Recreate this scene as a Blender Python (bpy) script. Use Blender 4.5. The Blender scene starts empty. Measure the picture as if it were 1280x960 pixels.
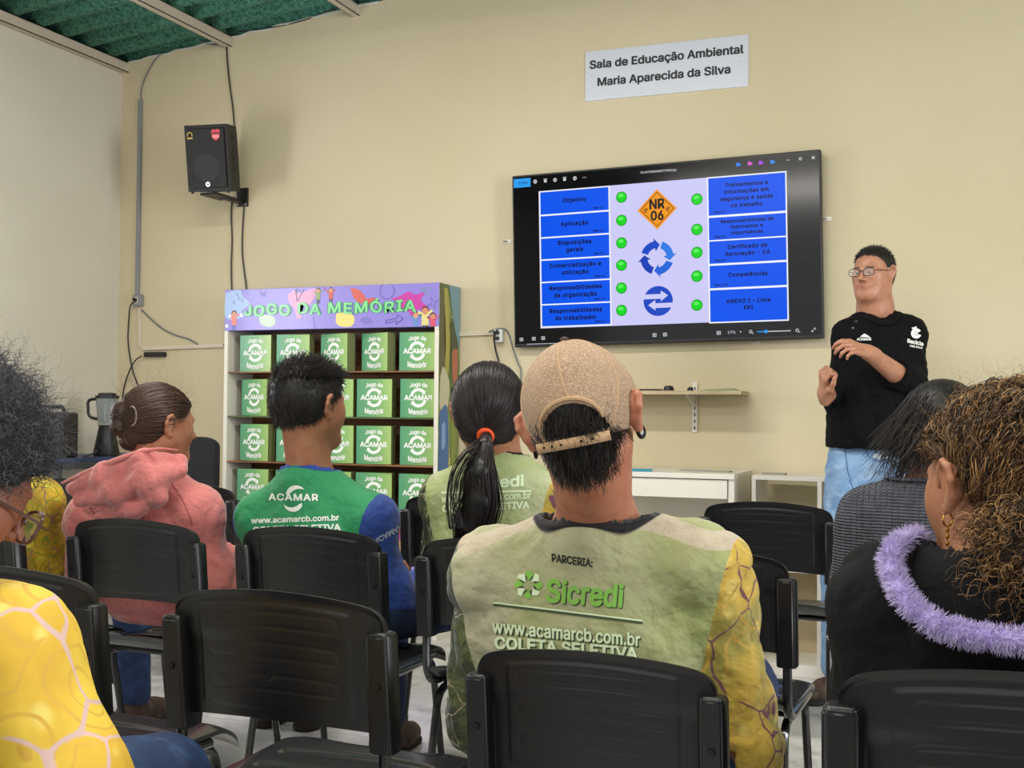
import bpy, bmesh, math, random
import numpy as np
from mathutils import Vector, Matrix
from mathutils.bvhtree import BVHTree

SC = bpy.context.scene
COL = SC.collection
rnd = random.Random(7)
PI = math.pi

# ---------------------------------------------------------------- camera
F_PX, PITCH, YAW, ROLL, EYE = 1450.0, 0.0221, 0.3716, 0.0083, 1.10
_r = Vector((math.cos(YAW), math.sin(YAW), 0))
_f = Vector((-math.sin(YAW) * math.cos(PITCH), math.cos(YAW) * math.cos(PITCH), math.sin(PITCH)))
_u = _r.cross(_f)
CR = _r * math.cos(ROLL) + _u * math.sin(ROLL)
CU = -_r * math.sin(ROLL) + _u * math.cos(ROLL)
CF = _f
CO = Vector((0, 0, EYE))
cam = bpy.data.cameras.new('camera')
cam.sensor_width = 36.0
cam.lens = 36.0 * F_PX / 1280.0
cam.clip_start = 0.02
cam_o = bpy.data.objects.new('camera', cam)
COL.objects.link(cam_o)
M = Matrix.Identity(4)
for i in range(3):
    M[i][0], M[i][1], M[i][2], M[i][3] = CR[i], CU[i], -CF[i], CO[i]
cam_o.matrix_world = M
SC.camera = cam_o

def ray(px, py):
    return (CF + CR * ((px - 640) / F_PX) - CU * ((py - 480) / F_PX))
def onY(px, py, Y):
    d = ray(px, py); return CO + d * (Y / d.y)
def onX(px, py, X):
    d = ray(px, py); return CO + d * (X / d.x)
def onZ(px, py, Z):
    d = ray(px, py); return CO + d * ((Z - EYE) / d.z)
def onD(px, py, D):
    return CO + ray(px, py) * D
def onP(px, py, o, n):
    d = ray(px, py); return CO + d * ((o - CO).dot(n) / d.dot(n))

# ---------------------------------------------------------------- light
YW, XL, XR, YB = 5.275, -4.4385, 3.3, -4.2
SLOPE = 0.0995
def roof_z(x): return 3.036 + (x - XL) * SLOPE       # underside of the roof sheet (crests lowest)

def hexc(h):
    h = h.lstrip('#'); c = [int(h[i:i + 2], 16) / 255 for i in (0, 2, 4)]
    return tuple((v / 12.92 if v <= 0.04045 else ((v + 0.055) / 1.055) ** 2.4) for v in c) + (1.0,)

world = bpy.data.worlds.new('daylight'); SC.world = world
world.use_nodes = True
world.node_tree.nodes['Background'].inputs[0].default_value = hexc('#f3f4f6')
world.node_tree.nodes['Background'].inputs[1].default_value = 1.6
def area(name, loc, tgt, sx, sy, power, col='#ffffff'):
    l = bpy.data.lights.new(name, 'AREA'); l.shape = 'RECTANGLE'; l.size = sx; l.size_y = sy
    l.energy = power; l.color = hexc(col)[:3]
    o = bpy.data.objects.new(name, l); COL.objects.link(o); o.location = loc
    o.rotation_euler = (Vector(tgt) - Vector(loc)).to_track_quat('-Z', 'Y').to_euler()
    return o
area('window_daylight', (XL + .05, 3.2, 1.72), (XL + 2, 3.3, 1.5), 0.75, 0.8, 32, '#f4f7ff')
area('window_daylight_right', (XR - .05, 2.2, 1.75), (0, 3.2, 1.7), 1.1, 2.2, 165, '#f6f7fb')  # added fill light on the unseen right side, brightens the left wall
area('tube_light_front', (-1.9, 2.9, 3.02), (-1.9, 3.3, 0), 2.4, .16, 58, '#fffaf2')  # this and the next two are added overhead fill lights, none in view
area('tube_light_middle', (-0.6, 1.0, 3.10), (-0.6, 1.2, 0), 2.4, .16, 44, '#fffaf2')
area('tube_light_back', (-1.6, -1.2, 3.04), (-1.6, 0.6, 1), 2.4, .16, 55, '#fffaf2')
SC.view_settings.view_transform = 'Standard'
SC.view_settings.look = 'None'
SC.view_settings.exposure = -0.04
SC.view_settings.gamma = 1.0

# ---------------------------------------------------------------- materials
MATS = {}
def mat(name, color, rough=.6, metal=0., bump=None, var=None, emit=0., coat=0., spec=None, attr=None, sss=0., sheen=0., stretch=None, trans=0., tint=None):
    """bump=(scale,strength) var=(colour2,scale,lo,hi) attr=[(attribute,colour,threshold)] tint=(attribute, colour)"""
    if name in MATS: return MATS[name]
    m = bpy.data.materials.new(name); m.use_nodes = True
    nt = m.node_tree; b = nt.nodes['Principled BSDF']
    N, L = nt.nodes.new, nt.links.new
    b.inputs['Base Color'].default_value = hexc(color)
    b.inputs['Roughness'].default_value = rough
    b.inputs['Metallic'].default_value = metal
    if coat: b.inputs['Coat Weight'].default_value = coat; b.inputs['Coat Roughness'].default_value = .08
    if spec is not None: b.inputs['Specular IOR Level'].default_value = spec
    if sheen: b.inputs['Sheen Weight'].default_value = sheen
    if trans: b.inputs['Transmission Weight'].default_value = trans
    if sss:
        b.inputs['Subsurface Weight'].default_value = sss; b.inputs['Subsurface Radius'].default_value = (.01, .004, .002)
        b.inputs['Subsurface Scale'].default_value = 1.0
    cur = None
    tc = N('ShaderNodeTexCoord'); vec = tc.outputs['Object']
    if stretch:
        mp = N('ShaderNodeMapping'); mp.inputs['Scale'].default_value = stretch; L(vec, mp.inputs[0]); vec = mp.outputs[0]
    def rgb(h):
        n = N('ShaderNodeRGB'); n.outputs[0].default_value = hexc(h); return n.outputs[0]
    def mix(fac, a, c):
        n = N('ShaderNodeMix'); n.data_type = 'RGBA'; L(fac, n.inputs[0]); L(a, n.inputs[6]); L(c, n.inputs[7]); return n.outputs[2]
    def rng(x, lo, hi):
        n = N('ShaderNodeMapRange'); n.inputs[1].default_value = lo; n.inputs[2].default_value = hi; L(x, n.inputs[0]); return n.outputs[0]
    cur = rgb(color)
    if var:
        vs = var if isinstance(var, list) else [var]
        for v in vs:
            n = N('ShaderNodeTexNoise'); n.inputs['Scale'].default_value = v[1]; n.inputs['Detail'].default_value = 4; L(vec, n.inputs[0])
            cur = mix(rng(n.outputs[0], v[2] if len(v) > 2 else .35, v[3] if len(v) > 3 else .65), cur, rgb(v[0]))
    if tint:
        a = N('ShaderNodeAttribute'); a.attribute_name = tint[0]
        cur = mix(a.outputs['Fac'], cur, rgb(tint[1]))
    for at in (attr or []):
        a = N('ShaderNodeAttribute'); a.attribute_name = at[0]
        w = at[3] if len(at) > 3 else .0009
        src = rgb(at[1]) if isinstance(at[1], str) else at[1](nt, tc)
        cur = mix(rng(a.outputs['Fac'], at[2] - w, at[2] + w), cur, src)
    L(cur, b.inputs['Base Color'])
    if emit:
        L(cur, b.inputs['Emission Color']); b.inputs['Emission Strength'].default_value = emit
    if bump:
        bs = bump if isinstance(bump, list) else [bump]
        prev = None
        for s in bs:
            n = N('ShaderNodeTexNoise'); n.inputs['Scale'].default_value = s[0]; n.inputs['Detail'].default_value = 3; L(vec, n.inputs[0])
            bn = N('ShaderNodeBump'); bn.inputs['Strength'].default_value = s[1]; bn.inputs['Distance'].default_value = s[2] if len(s) > 2 else .002
            L(n.outputs[0], bn.inputs['Height'])
            if prev: L(prev, bn.inputs['Normal'])
            prev = bn.outputs[0]
        L(prev, b.inputs['Normal'])
    MATS[name] = m
    return m

# ---------------------------------------------------------------- mesh helpers
def link(name, me, parent=None, m=None, smooth=False):
    o = bpy.data.objects.new(name, me); COL.objects.link(o)
    if m is not None:
        for k in (m if isinstance(m, (list, tuple)) else [m]): me.materials.append(k)
    if smooth:
        me.polygons.foreach_set('use_smooth', np.ones(len(me.polygons), dtype=bool))
    if parent is not None: o.parent = parent
    return o
def tag(o, label=None, cat=None, group=None, kind=None):
    if label: o['label'] = label
    if cat: o['category'] = cat
    if group: o['group'] = group
    if kind: o['kind'] = kind
    return o
def empty(name, loc, rz=0., label=None, cat=None, group=None, scale=1.):
    o = bpy.data.objects.new(name, None); COL.objects.link(o)
    o.location = loc; o.rotation_euler = (0, 0, rz); o.scale = (scale,) * 3; o.empty_display_size = .1
    return tag(o, label, cat, group)
def pyd(v, f, name='m'):
    me = bpy.data.meshes.new(name)
    me.from_pydata([tuple(map(float, p)) for p in v], [], [tuple(int(i) for i in q) for q in f]); me.update(); return me
def npmesh(v, f, name='m', attrs=None):
    """fast mesh from arrays, f is (n,3) or (n,4)"""
    v = np.asarray(v, np.float32); f = np.asarray(f, np.int32)
    me = bpy.data.meshes.new(name)
    k = f.shape[1]
    me.vertices.add(len(v)); me.vertices.foreach_set('co', v.ravel())
    me.loops.add(f.size); me.loops.foreach_set('vertex_index', f.ravel())
    me.polygons.add(len(f)); me.polygons.foreach_set('loop_start', np.arange(0, f.size, k, dtype=np.int32))
    me.polygons.foreach_set('loop_total', np.full(len(f), k, np.int32))
    for n, a in (attrs or {}).items():
        at = me.attributes.new(n, 'FLOAT', 'POINT'); at.data.foreach_set('value', np.asarray(a, np.float32))
    me.update(calc_edges=True); me.validate()
    return me
class MB:
    def __init__(s): s.v = []; s.f = []
    def add(s, v, f):
        n = len(s.v); s.v += [tuple(p) for p in v]; s.f += [tuple(i + n for i in q) for q in f]; return s
    def box(s, a, b, bev=0.):
        (x0, y0, z0), (x1, y1, z1) = a, b
        x0, x1 = min(x0, x1), max(x0, x1); y0, y1 = min(y0, y1), max(y0, y1); z0, z1 = min(z0, z1), max(z0, z1)
        if bev > 0:
            bm = bmesh.new(); bmesh.ops.create_cube(bm, size=1)
            for q in bm.verts: q.co = Vector(((x0 + x1) / 2 + q.co.x * (x1 - x0), (y0 + y1) / 2 + q.co.y * (y1 - y0), (z0 + z1) / 2 + q.co.z * (z1 - z0)))
            bmesh.ops.bevel(bm, geom=bm.edges[:], offset=bev, segments=2, affect='EDGES', profile=.5)
            bm.verts.index_update(); s.add([q.co.copy() for q in bm.verts], [[w.index for w in f.verts] for f in bm.faces]); bm.free(); return s
        v = [(x0, y0, z0), (x1, y0, z0), (x1, y1, z0), (x0, y1, z0), (x0, y0, z1), (x1, y0, z1), (x1, y1, z1), (x0, y1, z1)]
        return s.add(v, [(0, 3, 2, 1), (4, 5, 6, 7), (0, 1, 5, 4), (1, 2, 6, 5), (2, 3, 7, 6), (3, 0, 4, 7)])
    def prism(s, pts, y0, y1, axis='y'):
        """polygon pts (a,b) extruded along axis"""
        n = len(pts)
        mk = {'y': lambda a, b, c: (a, c, b), 'x': lambda a, b, c: (c, a, b), 'z': lambda a, b, c: (a, b, c)}[axis]
        v = [mk(a, b, y0) for a, b in pts] + [mk(a, b, y1) for a, b in pts]
        return s.add(v, [tuple(range(n)), tuple(range(2 * n - 1, n - 1, -1))] + [(i, i + n, (i + 1) % n + n, (i + 1) % n) for i in range(n)])
    def cyl(s, a, b, r0, r1=None, n=16):
        a, b = Vector(a), Vector(b); r1 = r0 if r1 is None else r1
        d = (b - a).normalized(); t = Vector((0, 0, 1)) if abs(d.z) < .9 else Vector((1, 0, 0))
        p = d.cross(t).normalized(); q = d.cross(p)
        v = [a + (p * math.cos(2 * PI * i / n) + q * math.sin(2 * PI * i / n)) * r0 for i in range(n)]
        v += [b + (p * math.cos(2 * PI * i / n) + q * math.sin(2 * PI * i / n)) * r1 for i in range(n)]
        return s.add(v, [tuple(range(n)), tuple(range(2 * n - 1, n - 1, -1))] + [(i, i + n, (i + 1) % n + n, (i + 1) % n) for i in range(n)])
    def tube(s, pts, r, n=8, closed=False):
        pts = [Vector(p) for p in pts]; m = len(pts)
        rr = r if isinstance(r, (list, tuple)) else [r] * m
        v = []; up = None
        for i, p in enumerate(pts):
            if closed: d = (pts[(i + 1) % m] - pts[i - 1]).normalized()
            else: d = (pts[min(i + 1, m - 1)] - pts[max(i - 1, 0)]).normalized()
            if up is None: up = d.cross(Vector((0, 0, 1)) if abs(d.z) < .9 else Vector((1, 0, 0))).normalized()
            up = (up - d * up.dot(d)).normalized(); q = d.cross(up)
            v += [p + (up * math.cos(2 * PI * k / n) + q * math.sin(2 * PI * k / n)) * rr[i] for k in range(n)]
        f = []
        for i in range(m if closed else m - 1):
            j = (i + 1) % m
            f += [(i * n + k, i * n + (k + 1) % n, j * n + (k + 1) % n, j * n + k) for k in range(n)]
        if not closed: f += [tuple(range(n - 1, -1, -1)), tuple((m - 1) * n + k for k in range(n))]
        return s.add(v, f)
    def lathe(s, prof, c=(0, 0, 0), n=24):
        c = Vector(c); m = len(prof); v = []
        for r, z in prof: v += [c + Vector((r * math.cos(2 * PI * k / n), r * math.sin(2 * PI * k / n), z)) for k in range(n)]
        f = [(i * n + k, i * n + (k + 1) % n, (i + 1) * n + (k + 1) % n, (i + 1) * n + k) for i in range(m - 1) for k in range(n)]
        f += [tuple(range(n - 1, -1, -1)), tuple((m - 1) * n + k for k in range(n))]
        return s.add(v, f)
    def xf(s, fn): s.v = [tuple(fn(Vector(p))) for p in s.v]; return s
    def mesh(s, name='m'):
        me = pyd(s.v, s.f, name)
        bm = bmesh.new(); bm.from_mesh(me); bmesh.ops.recalc_face_normals(bm, faces=bm.faces[:]); bm.to_mesh(me); bm.free(); return me
    def build(s, name, m, parent=None, smooth=False):
        o = link(name, s.mesh(name), parent, m)
        if smooth: autosmooth(o.data)
        return o
def autosmooth(me, deg=35):
    bm = bmesh.new(); bm.from_mesh(me); c = math.radians(deg)
    for f in bm.faces: f.smooth = True
    for e in bm.edges:
        if len(e.link_faces) == 2 and e.calc_face_angle(0) > c: e.smooth = False
    bm.to_mesh(me); bm.free()
def fillet(pts, r=.05, n=6):
    pts = [Vector(p) for p in pts]; out = [pts[0]]
    for i in range(1, len(pts) - 1):
        a, b, c = pts[i - 1], pts[i], pts[i + 1]
        d0 = min(r, (a - b).length * .49); d1 = min(r, (c - b).length * .49)
        p0 = b + (a - b).normalized() * d0; p1 = b + (c - b).normalized() * d1
        for k in range(n + 1):
            t = k / n; out.append(p0 * (1 - t) ** 2 + b * 2 * t * (1 - t) + p1 * t * t)
    out.append(pts[-1]); return out
def spline(pts, n=8):
    pts = [Vector(p) for p in pts]; P = [pts[0] * 2 - pts[1]] + pts + [pts[-1] * 2 - pts[-2]]; out = []
    for i in range(1, len(P) - 2):
        for k in range(n):
            t = k / n; a, b, c, d = P[i - 1:i + 3]
            out.append(.5 * ((2 * b) + (c - a) * t + (2 * a - 5 * b + 4 * c - d) * t * t + (3 * b - a - 3 * c + d) * t ** 3))
    out.append(pts[-1]); return out
def copy_tree(o, parent=None):
    c = o.copy(); COL.objects.link(c); c.parent = parent
    for ch in list(o.children): copy_tree(ch, c)
    return c

# ---------------------------------------------------------------- flat print: text and shapes
_tc = {}
try:      # the sans-serif typeface that ships inside Blender; its built-in face otherwise
    import os
    SANS = bpy.data.fonts.load(os.path.join(bpy.utils.resource_path('LOCAL'), 'datafiles', 'fonts', 'Inter.woff2'))
except Exception:
    SANS = None
def text_geo(s, size=1., bold=0., align='CENTER', line=1., shear=0., space=1.):
    k = (s, bold, align, line, shear, space)
    if k not in _tc:
        cu = bpy.data.curves.new('t', 'FONT'); cu.body = s
        if SANS: cu.font = SANS
        cu.size = 1; cu.align_x = align; cu.align_y = 'CENTER'
        cu.space_line = line; cu.shear = shear; cu.space_character = space; cu.resolution_u = 3; cu.fill_mode = 'FRONT'
        o = bpy.data.objects.new('t', cu); me = bpy.data.meshes.new_from_object(o)
        v = [(p.co.x, p.co.y) for p in me.vertices]; f = [tuple(p.vertices) for p in me.polygons]
        bpy.data.objects.remove(o); bpy.data.curves.remove(cu); bpy.data.meshes.remove(me)
        if bold:
            n = 6 if bold > .03 else 5; V, Q = list(v), list(f); r_ = bold * (.6 if SANS else .55)
            for i in range(n):
                dx, dy = r_ * math.cos(2 * PI * i / n), r_ * math.sin(2 * PI * i / n); b_ = len(V)
                V += [(x + dx, y + dy) for x, y in v]; Q += [tuple(j + b_ for j in q) for q in f]
            v, f = V, Q
        _tc[k] = (v, f)
    v, f = _tc[k]
    return [(x * size, y * size) for x, y in v], f
def fit_text(s, w, h, **k):
    """text scaled to fill a box w x h, centred on 0,0"""
    v, f = text_geo(s, 1., **k)
    a = np.array(v); lo, hi = a.min(0), a.max(0); c = (lo + hi) / 2; sc = np.array([w, h]) / (hi - lo)
    return [tuple(p) for p in (a - c) * sc], f
def place2d(v, P):
    """P maps (a,b)->3D"""
    return [P(a, b) for a, b in v]
def circle2d(cx, cy, r, n=24, ry=None):
    ry = r if ry is None else ry
    return [(cx + r * math.cos(2 * PI * i / n), cy + ry * math.sin(2 * PI * i / n)) for i in range(n)], [tuple(range(n))]
def poly2d(pts): return list(pts), [tuple(range(len(pts)))]
def rect2d(x0, y0, x1, y1): return [(x0, y0), (x1, y0), (x1, y1), (x0, y1)], [(0, 1, 2, 3)]
def arc2d(cx, cy, r0, r1, a0, a1, n=14, tip=0.):
    """curved band from angle a0 to a1 with optional arrow head (angle tip) at a1"""
    A = [a0 + (a1 - a0) * i / n for i in range(n + 1)]
    v = []; f = []
    for a in A: v += [(cx + r0 * math.cos(a), cy + r0 * math.sin(a)), (cx + r1 * math.cos(a), cy + r1 * math.sin(a))]
    for i in range(n): f.append((2 * i, 2 * i + 1, 2 * i + 3, 2 * i + 2))
    if tip:
        k = len(v); w = (r1 - r0) * .45; rm = (r0 + r1) / 2
        v += [(cx + (r0 - w) * math.cos(a1), cy + (r0 - w) * math.sin(a1)), (cx + (r1 + w) * math.cos(a1), cy + (r1 + w) * math.sin(a1)), (cx + rm * math.cos(a1 + tip), cy + rm * math.sin(a1 + tip))]
        f.append((k, k + 1, k + 2))
    return v, f
def crescent(cx, cy, r, a0, a1, wmax, n=14):
    """swoosh: band of radius r whose width swells to wmax then ends in a hook"""
    v = []; f = []
    for i in range(n + 1):
        t = i / n; a = a0 + (a1 - a0) * t; w = wmax * math.sin(PI * min(1, t ** .7)) ** .8 if t < 1 else 0
        v += [(cx + (r - w / 2) * math.cos(a), cy + (r - w / 2) * math.sin(a)), (cx + (r + w / 2) * math.cos(a), cy + (r + w / 2) * math.sin(a))]
    for i in range(n): f.append((2 * i, 2 * i + 1, 2 * i + 3, 2 * i + 2))
    return v, f
def outlined(v, f, w): return v, f
def join2d(*g):
    V, Fs = [], []
    for v, f in g:
        n = len(V); V += list(v); Fs += [tuple(i + n for i in q) for q in f]
    return V, Fs
def mv2d(g, dx=0, dy=0, s=1., rot=0.):
    v, f = g; c, n = math.cos(rot), math.sin(rot)
    return [((a * c - b * n) * s + dx, (a * n + b * c) * s + dy) for a, b in v], f
def layered(me):
    """overlapping strokes of one print sit a few microns above one another"""
    n = len(me.vertices); par = list(range(n))
    def find(i):
        while par[i] != i: par[i] = par[par[i]]; i = par[i]
        return i
    for p in me.polygons:
        a = find(p.vertices[0])
        for j in p.vertices[1:]:
            b = find(j)
            if a != b: par[b] = a
    idx = {}; nv = {}
    for p in me.polygons:
        r = find(p.vertices[0]); idx.setdefault(r, len(idx)); nv.setdefault(r, p.normal.copy())
    if len(idx) < 2: return me
    for i, v in enumerate(me.vertices):
        r = find(i)
        if r in idx: v.co = v.co + nv[r] * LAYER[0] * idx[r]
    return me
LAYER = [4e-6]
def flat(name, g, P, m, parent, layer=True):
    v, f = g; me = pyd(place2d(v, P), f, name)
    return link(name, layered(me) if layer else me, parent, m)
def dice(g, step):
    """cut a flat figure into a fine grid so it can be laid on a curved surface"""
    v, f = g
    bm = bmesh.new(); vs = [bm.verts.new((a, b, 0)) for a, b in v]
    for q in f:
        try: bm.faces.new([vs[i] for i in q])
        except ValueError: pass
    a = np.array(v); lo, hi = a.min(0), a.max(0)
    for ax in (0, 1):
        t = lo[ax] + step
        while t < hi[ax]:
            no = (1, 0, 0) if ax == 0 else (0, 1, 0); co = (t, 0, 0) if ax == 0 else (0, t, 0)
            bmesh.ops.bisect_plane(bm, geom=bm.verts[:] + bm.edges[:] + bm.faces[:], plane_co=co, plane_no=no); t += step
    bmesh.ops.triangulate(bm, faces=[q for q in bm.faces if len(q.verts) > 4])
    bm.verts.index_update()
    out = ([(p.co.x, p.co.y) for p in bm.verts], [tuple(w.index for w in q.verts) for q in bm.faces]); bm.free(); return out
def drape(name, g, P, direction, bvh, m, parent, step=.012, off=.0012):
    """lay print g (mapped to 3D by P) on a surface along direction"""
    v, f = dice(g, step); out = []; ok = []
    d = Vector(direction).normalized()
    for a, b in v:
        p = Vector(P(a, b)); h = bvh.ray_cast(p - d * .6, d)
        if h[0] is None: out.append(p); ok.append(False)
        else:
            out.append(h[0] - d * off); ok.append(True)
    f = [q for q in f if all(ok[i] for i in q)]
    me = pyd(out, f, name); o = link(name, me, parent, m); return o
# ================================================================ the setting
M_wall = mat('cream_plaster', '#cfc3a4', .75, bump=[(55, .25, .004), (260, .35, .002)], var=[('#c8bb99', 1.1, .3, .7)])
M_wall_l = mat('grey_cream_plaster', '#d8d2c4', .7, bump=[(55, .2, .004), (240, .25, .002)], var=[('#d2cbbc', 1.5)])
M_floor = mat('marble_floor_tile', '#c9c7c4', .16, var=[('#a9a7a5', 3, .5, .62), ('#dbd9d6', 9, .5, .7)])
M_joint = mat('floor_joint', '#7d7a76', .8)
M_beam = mat('cream_painted_steel', '#cbbfae', .45)
M_roof = mat('green_sprayed_insulation', '#4b8f7a', .9, bump=[(90, .9, .01), (300, .6, .004)], var=[('#2a6654', 45, .45, .62), ('#86bba9', 120, .56, .68)])
M_white = mat('white_laminate', '#e4e0d6', .35)
M_glass = mat('window_glass', '#e8f0f4', .03, trans=1.)
M_alu = mat('window_aluminium', '#b9bcc0', .35, .8)

def struct(o): o['kind'] = 'structure'; return o
# front wall follows the roof slope, left wall with two windows beyond the left edge of the picture
def wallpoly(name, pts, y0, y1, m, axis='y'):
    return struct(MB().prism(pts, y0, y1, axis).build(name, m))
wallpoly('wall_front', [(XL - .15, 0), (XR + .15, 0), (XR + .15, roof_z(XR + .15) - .0), (XL - .15, roof_z(XL - .15))], YW, YW + .15, M_wall)
W = MB(); zt = roof_z(XL) - .0
ws = [(2.2, 3.7), (-.6, .9)]; z0, z1 = 1.15, 2.3
ys = [YB] + sorted([y for w in ws for y in w]) + [YW]
for i in range(len(ys) - 1):
    if i % 2 == 0: W.box((XL - .15, ys[i], 0), (XL, ys[i + 1], zt))
    else: W.box((XL - .15, ys[i], 0), (XL, ys[i + 1], z0)); W.box((XL - .15, ys[i], z1), (XL, ys[i + 1], zt))
struct(W.build('wall_left', M_wall_l))
for k, (a, b) in enumerate(ws):
    fr = MB()
    for yy in (a, (a + b) / 2 - .02, b - .04): fr.box((XL - .1, yy, z0), (XL - .06, yy + .04, z1))
    for zz in (z0, z1 - .04): fr.box((XL - .1, a, zz), (XL - .06, b, zz + .04))
    o = struct(fr.build('window_%d' % (k + 1), M_alu))
    for s in (0, 1):
        MB().box((XL - .082, a + .04 + s * (b - a - .06) / 2, z0 + .04), (XL - .078, (a + b) / 2 - .02 + s * ((b - a) / 2 - .02), z1 - .04)).build('pane', M_glass, o)
W = MB(); zr = roof_z(XR)
W.box((XR, YB, 0), (XR + .15, 1.1, zr)); W.box((XR, 3.3, 0), (XR + .15, YW, zr)); W.box((XR, 1.1, 0), (XR + .15, 3.3, z0)); W.box((XR, 1.1, z1), (XR + .15, 3.3, zr))
struct(W.build('wall_right', M_wall)); fr = MB()
for yy in (1.1, 2.18, 3.26): fr.box((XR + .06, yy, z0), (XR + .1, yy + .04, z1))
for zz in (z0, z1 - .04): fr.box((XR + .06, 1.1, zz), (XR + .1, 3.3, zz + .04))
o = struct(fr.build('window_3', M_alu))  # window added to the unseen right wall to go with its fill light
for s in (0, 1): MB().box((XR + .078, 1.14 + s * 1.08, z0 + .04), (XR + .082, 2.18 + s * 1.08, z1 - .04)).build('pane', M_glass, o)
struct(MB().box((XL - .15, YB, -.12), (XR + .15, YW + .15, -.004)).build('floor', M_joint))
# floor tiles, each its own piece
fl = bpy.data.objects['floor']
tm = MB().box((.0015, .0015, -.004), (.5985, .5985, 0)).mesh('floor_tile'); tm.materials.append(M_floor)
nx = int((XR - XL) / .6) + 1
for i in range(nx):
    for j in range(int((YW - .3) / .6) + 1):
        x, y = XL + i * .6, YW - .6 - j * .6
        if x + .3 > XR or y < .3 or x < -.95 * (y + 1.2) - .5 and False: continue
        o = bpy.data.objects.new('tile', tm); COL.objects.link(o); o.parent = fl; o.location = (x, y, 0)
# roof sheets: corrugations run along X (up the slope)
n = 14
yy = np.arange(YB, YW + .3, .177 / n); xs = [XL - .3, XR + .3]
v = []; f = []
for x in xs:
    for y in yy:
        ph = (y - YB) / .177 * 2 * PI
        s = math.sin(ph); v.append((x, y, roof_z(x) + .008 + .024 * (1 + (abs(s) ** .8) * (1 if s > 0 else -1))))
N_ = len(yy)
f = [(i, i + 1, N_ + i + 1, N_ + i) for i in range(N_ - 1)]
ro = link('ceiling', pyd(v, f, 'ceiling'), None, M_roof, True); struct(ro)
sm = ro.modifiers.new('thick', 'SOLIDIFY'); sm.thickness = .008; sm.offset = 1
# white mortar bead where the sheets meet the wall
bead = MB()
pts = [(XL + .01 + i * .06, YW - .004 + .004 * math.sin(i * 1.7), roof_z(XL + i * .06) + .004 * math.sin(i * 2.3)) for i in range(28)]
bead.tube(pts, .007, 6); struct(bead.build('trim_1', mat('lime_mortar', '#c5c8bd', .9, bump=(80, .8)), smooth=True))
# roof purlins (steel channels) running towards the wall
for k in range(10):
    X = [-4.4385, -3.7046, -2.9203][k] if k < 3 else -2.9203 + (k - 2) * .76
    zb = roof_z(X) - .052
    x0, x1 = (X, X + .045) if k == 0 else (X - .045, X)
    m = MB()
    m.box((x0, YB, zb), (x1, YW, zb + .004)); m.box((x1 - .004, YB, zb), (x1, YW, zb + .056)); m.box((x0, YB, zb + .052), (x1, YW, zb + .056))
    m.box((x0, YB, zb), (x0 + .004, YW, zb + .014))
    o = m.build('trim_%d' % (k + 2), M_beam); struct(o)
# added fill lamps, unseen above and behind the picture
def fixture(x, y, z, lb):
    t = empty('ceiling_lamp', (x, y, z), 0, 'twin tube ceiling lamp hanging under the green roof, ' + lb, 'lamp', 'tube lamps under the roof')
    MB().box((-1.2, -.06, .03), (1.2, .06, .08)).build('housing', M_white, t)
    for s in (-1, 1): MB().cyl((-1.17, s * .035, .02), (1.17, s * .035, .02), .013, n=10).build('tube', mat('lamp_tube', '#fff6e6', .4, emit=6), t)
    for s in (-1, 1): MB().cyl((s * .9, 0, .08), (s * .9, 0, roof_z(x + s * .9) - z + .01), .004, n=6).build('hanger', M_alu, t)
for x, y, z, lb in ((-1.9, 2.9, 3.03, 'nearest the screen wall'), (-.6, 1.0, 3.11, 'above the front chairs'), (-1.6, -1.2, 3.05, 'behind the viewer')): fixture(x, y, z, lb)

# ---------------------------------------------------------------- conduits and wiring on the front wall
M_cgrey = mat('grey_pvc', '#85888a', .5); M_cwhite = mat('white_pvc', '#d3c9b4', .45); M_black = mat('black_plastic', '#141416', .45)
M_cable = mat('dark_cable', '#26262a', .5); M_cableg = mat('grey_cable', '#6d7478', .5)
def W_(px, py, d=0.): return onY(px, py, YW - d)
a, b = W_(177, 125), W_(175, 369)
t = empty('cable_conduit', (a.x, YW, b.z), 0, 'grey vertical cable conduit on the front wall near the left corner', 'conduit')
MB().box((-.011, -.02, 0), (.011, 0, a.z - b.z), .003).build('channel', M_cgrey, t)
for q in (.22, .62, .93): MB().cyl((-.014, -.012, (a.z - b.z) * q), (.014, -.012, (a.z - b.z) * q), .003, n=8).build('screw', M_alu, t)
c = W_(176, 376)
t = empty('outlet_box', (c.x, YW, c.z), 0, 'small grey surface outlet box at the lower end of the grey conduit', 'outlet')
MB().box((-.03, -.035, -.032), (.022, 0, .032), .004).build('housing', M_cgrey, t)
MB().box((-.016, -.038, -.018), (.008, -.034, .018), .001).build('socket_plate', M_cwhite, t)
MB().cyl((-.004, -.037, .004), (-.004, -.06, .004), .009, .007, 10).build('plug', M_black, t)
def trunk(p0, p1, name, label, h=.02):
    a, b = W_(*p0), W_(*p1); m = MB()
    L_ = (b - a).length; ang = math.atan2(b.z - a.z, b.x - a.x)
    t = empty(name, a, 0, label, 'trunking'); t.rotation_euler = (0, -ang, 0)
    m.box((0, -.016, -h / 2), (L_, 0, h / 2), .002); m.build('channel', M_cwhite, t)
    MB().box((0, -.0175, h * .12), (L_, -.0155, h * .42)).build('cover_lip', M_cwhite, t)
trunk((179, 436), (281, 432), 'cable_trunking', 'cream horizontal cable trunking between the corner outlet and the display cabinet')
trunk((566, 418.5), (620, 416), 'cable_trunking', 'cream cable trunking from the cabinet to the white socket by the television')
trunk((176, 386), (176.5, 434), 'cable_trunking', 'thin cream vertical cable cover hanging under the grey outlet box', .012)
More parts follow.
